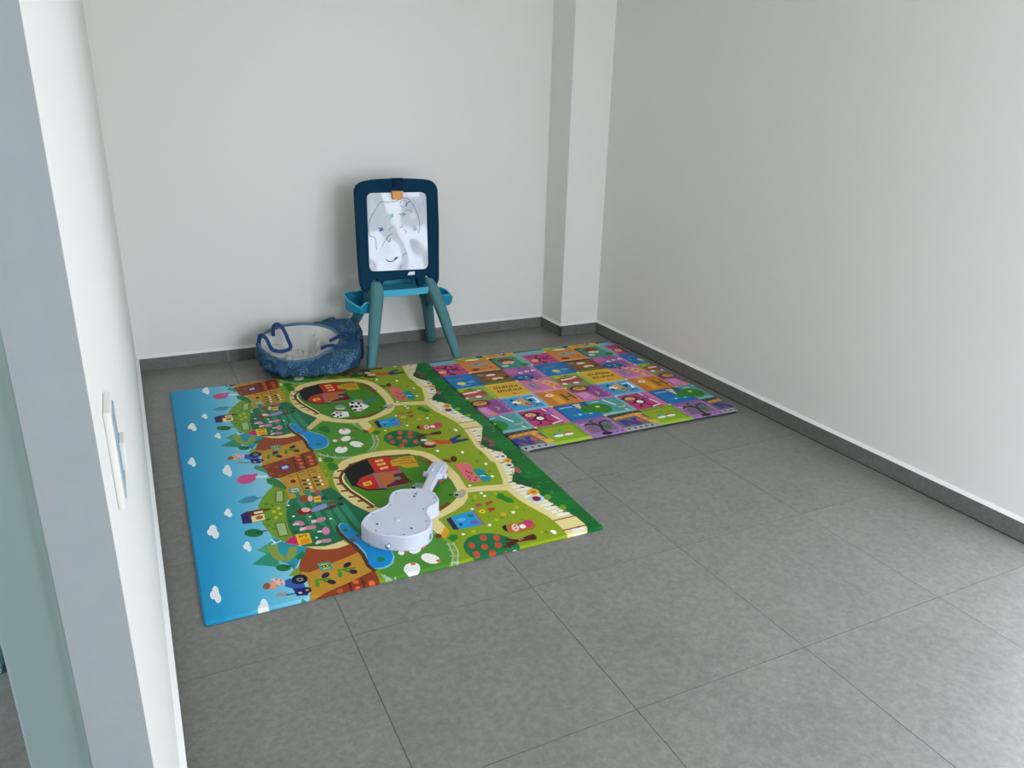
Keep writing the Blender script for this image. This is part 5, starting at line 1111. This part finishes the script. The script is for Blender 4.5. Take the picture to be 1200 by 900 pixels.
def bag_outer():
    bm = bmesh.new(); loops = []; LV = 16
    for l in range(LV+1):
        t = l/LV; ring = []
        for p in rim:
            d = Vector((p.x-rc.x, p.y-rc.y, 0)); dl = d.length; dn = d/dl
            th = math.atan2(dn.y, dn.x)
            wR = max(0, math.cos(th-R(-12)))**1.3            # side towards the easel: bag bottom folded up there
            wF = max(0, math.cos(th-R(-85)))**1.5            # side towards the room
            bulge = math.sin(math.pi*min(t*1.0, 1))**.8
            out = .035*bulge+wR*.135*math.sin(math.pi*min(1, t*.62+.12))**1.0*(1 if t > 0 else 0)*min(1, t*5)+wF*.055*math.sin(math.pi*min(1, t*.8))
            z = p.z*(1-t)**1.15+.014*t
            hump = max(0, math.cos(th-R(10)))**2.2
            z += hump*.125*math.sin(math.pi*min(1, t*1.25))**1.1*(1 if t < .8 else 0)
            shrink = -.03*max(0, t-.75)/.25
            if th > R(40) or th < R(-160): out -= .012*t          # stands close to the wall
            q = Vector((p.x, p.y, 0))+dn*(out+shrink); q.z = z
            a = math.sin(math.pi*t)
            q += dn*(wr((th*2.2, t*2.0, 3.1), 2.1, .034)-abs(wr((th*4+t*5, t*3, 7.7), 1.9, .030))+abs(wr((th*7-t*4, t*6, 1.7), 1.6, .016))+.011*math.sin(th*8+7*t+2*math.sin(th*3)))*a*1.3
            q.z = max(.0135, q.z+wr((th*3, t*4, 11.2), 1.6, .030)*a)
            q.x = max(q.x, .13); q.y = min(q.y, 2.762)
            lim = .694 if q.y < 2.43 else .735 if q.y < 2.60 else .62
            if q.x > lim-.03: q.x = lim-.03+.03*(1-math.exp(-(q.x-lim+.03)/.03))
            ring.append(bm.verts.new(q))
        loops.append(ring)
    for a, b in zip(loops, loops[1:]):
        for i in range(NR): bm.faces.new((a[i], a[(i+1) % NR], b[(i+1) % NR], b[i]))
    bm.faces.new(loops[-1])
    return from_bm('bag_shell', bm, M['bag'], None, True)
shell = bag_outer(); keep(shell, bag)
from mathutils.bvhtree import BVHTree
shell_tree = BVHTree.FromPolygons([v.co.copy() for v in shell.data.vertices], [tuple(p.vertices) for p in shell.data.polygons])
def on_shell(x, y, lift=.007):
    hit = shell_tree.ray_cast(Vector((x, y, 1.0)), Vector((0, 0, -1)))[0]
    return (x, y, (hit.z if hit else .02)+lift)
def bag_inner():
    bm = bmesh.new(); loops = []; LV = 10
    for l in range(LV+1):
        t = l/LV; ring = []
        for p in rim:
            d = Vector((p.x-rc.x, p.y-rc.y, 0)); k = (1-t)
            th = math.atan2(d.y, d.x); a = math.sin(math.pi*min(1, t*1.1))
            q = Vector((rc.x, rc.y, 0))+d*(.985*k**.75)
            floorz = .055+.03*math.sin(q.x*23+q.y*11)+wr((q.x, q.y, 2), 14, .03)
            q.z = p.z*(1-t**.32)+max(.03, floorz)*t**.32
            q.z += (wr((th*2.5, t*4, 5.5), 1.5, .03)+abs(wr((th*5, t*5, 9.5), 1.4, .04))-.01+.024*math.sin(th*5+9*t+2*math.sin(th*2)))*a
            q.z = max(.03, min(q.z, p.z))
            ring.append(bm.verts.new(q))
        loops.append(ring)
    for a, b in zip(loops, loops[1:]):
        for i in range(NR): bm.faces.new((a[i], a[(i+1) % NR], b[(i+1) % NR], b[i]))
    bmesh.ops.remove_doubles(bm, verts=bm.verts[:], dist=.0008)
    return from_bm('lining', bm, M['bag_lining'], None, True)
keep(bag_inner(), bag)
keep(tube('rim_binding', [p for p in rim]+[rim[0]], .0085, M['trim'], None, n=8, cap=False), bag)
def ribbon(name, pts, w, m, up_=(0, 0, 1)):
    P = smooth_path(pts, 7); bm = bmesh.new(); pr = None; th = .0022
    for i, p in enumerate(P):
        t = (P[min(i+1, len(P)-1)]-P[max(i-1, 0)]).normalized(); s = t.cross(Vector(up_))
        if s.length < .05: s = t.cross(Vector((0, 1, 0)))
        s.normalize(); nn = s.cross(t).normalized()
        cur = [bm.verts.new(p+s*a*w/2+nn*b*th/2) for a, b in ((1, 1), (-1, 1), (-1, -1), (1, -1))]
        if pr:
            for k in range(4): bm.faces.new((pr[k], pr[(k+1) % 4], cur[(k+1) % 4], cur[k]))
        else: bm.faces.new(cur)
        pr = cur
    bm.faces.new(pr[::-1])
    return keep(from_bm(name, bm, m, None), bag)
# handle on the far-left of the rim: rises, flops into the bag
ribbon('handle', [(.150,2.515,.135),(.147,2.512,.185),(.158,2.500,.222),(.185,2.480,.205),(.205,2.455,.150),(.240,2.440,.135),(.285,2.450,.132),(.315,2.475,.142),(.312,2.515,.170),(.292,2.545,.235),(.262,2.558,.262),(.240,2.560,.240),(.238,2.570,.190)], .021, M['strap'], (-.2, -.9, .38))
# handle on the near-right of the rim: ends stitched inside, loop lying over the folded side
ribbon('handle', [(.478,2.440,.125),(.512,2.424,.140),(.540,2.408,.145)]+[on_shell(x, y) for x, y in ((.580,2.392),(.625,2.380),(.660,2.400),(.668,2.440),(.655,2.475),(.635,2.490))]+[(.608,2.488,.176),(.575,2.480,.165),(.540,2.476,.152)], .021, M['strap'], (-.2, -.6, .7))
ribbon('strap_tab', [on_shell(x, y) for x, y in ((.625,2.478),(.640,2.450),(.640,2.425),(.632,2.405))], .016, M['strap'], (-.2, -.6, .7))

# ---------------------------------------------------------------- toy guitar, face down
M['guitar'] = mat('pale_lavender_plastic', (.62, .64, .76), .34, .5)
M['guitar_face'] = mat('brown_wood_print', (.30, .10, .03), .45, .4)
M['screw'] = mat('dark_screw_hole', (.03, .03, .04), .5, .4)
M['chrome'] = mat('silver_pin', (.75, .77, .8), .2, .5, metal=.6)
M['green_mark'] = mat('plain_green', (.05, .36, .10), .5, .4)
GZ = .0129; GT = .0705
gt = thing('toy_guitar', 'pale lavender plastic toy guitar lying face down on the farm mat', 'guitar', (.33, .52, GZ))
GO = [(172,508),(183,529),(208,558),(240,579),(276,591),(302,608),(316,638),(326,663),(348,691),(382,699),(414,691),(450,673),(482,644),(494,612),(494,575),(481,544),(463,530),(444,524),(429,510),(416,481),(415,454),(411,422),(399,395),(378,372),(349,356),(316,352),(281,358),(247,377),(217,399),(192,429),(176,467),(170,489)]
gout = [(p.x, p.y) for p in closed_path([(x, y, 0) for x, y in GO], 3)]
if sum(gout[i-1][0]*gout[i][1]-gout[i][0]*gout[i-1][1] for i in range(len(gout))) < 0: gout = gout[::-1]
def guitar_body():
    bm = bmesh.new(); n = len(gout)
    prof = [(-.002, GZ), (.0, GZ+.004), (.0, GT-.006), (.0012, GT-.0022), (.0045, GT), (.0085, GT), (.0105, GT-.0018), (.016, GT-.0018)]
    loops = []
    for ins, z in prof:
        q = inset_poly(gout, ins) if ins else gout
        loops.append([bm.verts.new((x, y, z)) for x, y in q])
    for a, b in zip(loops, loops[1:]):
        for i in range(n): bm.faces.new((a[i], a[(i+1) % n], b[(i+1) % n], b[i]))
    bm.faces.new(loops[-1]); bm.faces.new(loops[0][::-1])
    o = from_bm('body', bm, M['guitar'], None)
    for p in o.data.polygons: p.use_smooth = len(p.vertices) < 10
    return o
keep(guitar_body(), gt)
ax0, ax1 = Vector((.472, .667)), Vector((.633, .908)); dd = (ax1-ax0).normalized(); nn2 = Vector((-dd.y, dd.x))
def gp2(s, w): p = ax0+dd*s+nn2*w; return (p.x, p.y)
def flatz(a, b, d): return (a, b, d)
neck = [gp2(-.04, .021), gp2(.02, .020), gp2(.178, .0225), gp2(.178, -.0225), gp2(.02, -.020), gp2(-.04, -.021)]
keep(prism('neck', neck, flatz, .030, .058, M['guitar'], bev=.008, seg=3), gt)
keep(prism('heel', [gp2(-.045, .034), gp2(.0, .028), gp2(.012, .014), gp2(.012, -.014), gp2(.0, -.028), gp2(-.045, -.034)], flatz, .024, .066, M['guitar'], bev=.006, seg=3), gt)
hs = [gp2(.160, .022), gp2(.172, .036), gp2(.195, .038), gp2(.262, .034), gp2(.282, .024), gp2(.286, .0), gp2(.282, -.024), gp2(.262, -.034), gp2(.195, -.038), gp2(.172, -.036), gp2(.160, -.022)]
keep(prism('headstock', hs, flatz, .026, .052, M['guitar'], bev=.005, seg=2), gt)
keep(prism('headstock_face', [tuple(Vector(ax0)+(Vector(p)-Vector(ax0))*1.0) for p in hs], flatz, .0135, .0258, M['guitar_face'], bev=.001), gt)
for s, w in ((.178, .034), (.178, -.034)):
    c = gp2(s, w); sgn = 1 if w > 0 else -1; c2 = gp2(s, w+sgn*.016)
    keep(tube('tuning_peg', [(c[0], c[1], .038), ((c[0]*.6+c2[0]*.4), (c[1]*.6+c2[1]*.4), .038), (c2[0], c2[1], .038)], [.010, .013, .011], M['guitar'], None, n=12), gt)
for k in (-.016, .016):
    a, b = gp2(.185, k), gp2(.268, k)
    keep(tube('headstock_rib', [(a[0], a[1], .052), (b[0], b[1], .052)], .0032, M['guitar'], None, n=8), gt)
def disc(name, x, y, z0, z1, r, m, n=10): keep(prism(name, oval(x, y, r, r, n=n), flatz, z0, z1, m), gt)
for x, y in ((359,675),(310,593),(230,556),(206,438),(237,395),(287,374),(391,428),(411,516),(479,585),(436,653)): disc('screw_hole', x/1000., y/1000., GT-.003, GT-.0013, .0032, M['screw'])
for x, y in ((223,480),(325,403),(425,639),(413,623)): disc('screw_hole', x/1000., y/1000., GT-.003, GT-.0012, .0052, M['screw'])
disc('centre_button', .299, .478, GT-.003, GT+.003, .009, M['guitar'], 14)
ec = Vector((.2375, .378)); en = Vector((-.72, -.69)).normalized()
keep(tube('strap_pin', [(ec.x, ec.y, .040), (ec.x+en.x*.012, ec.y+en.y*.012, .040), (ec.x+en.x*.02, ec.y+en.y*.02, .040)], [.006, .006, .010], M['chrome'], None, n=12), gt)
bm = bmesh.new(); lc = Vector((.3865, .376)); le = Vector((.62, .78)).normalized()  # small green patch on the side of the body
bm.faces.new([bm.verts.new((lc.x+le.x*a+le.y*.0016, lc.y+le.y*a-le.x*.0016-.0012, .026+b)) for a, b in ((-.008, -.004), (.004, .0), (.010, .014), (.003, .018), (-.005, .010))])
keep(from_bm('green_patch', bm, M['green_mark'], None), gt)

# ---------------------------------------------------------------- low box on the hall floor beyond the partition
M['pale_blue'] = mat('pale_blue_plastic', (.30, .55, .62), .45, .5); M['pale_lid'] = mat('whitish_blue_lid', (.62, .72, .74), .45, .5)
bx = thing('storage_box', 'low pale blue box on the hall floor beyond the partition', 'box', (-1.1, .45, 0))
keep(box('body', (-1.295, -.905, .232, .66, .001, .068), M['pale_blue'], bev=.008), bx)
keep(box('lid', (-1.30, -.900, .227, .665, .069, .088), M['pale_lid'], bev=.006), bx)
bpy.context.view_layer.update()
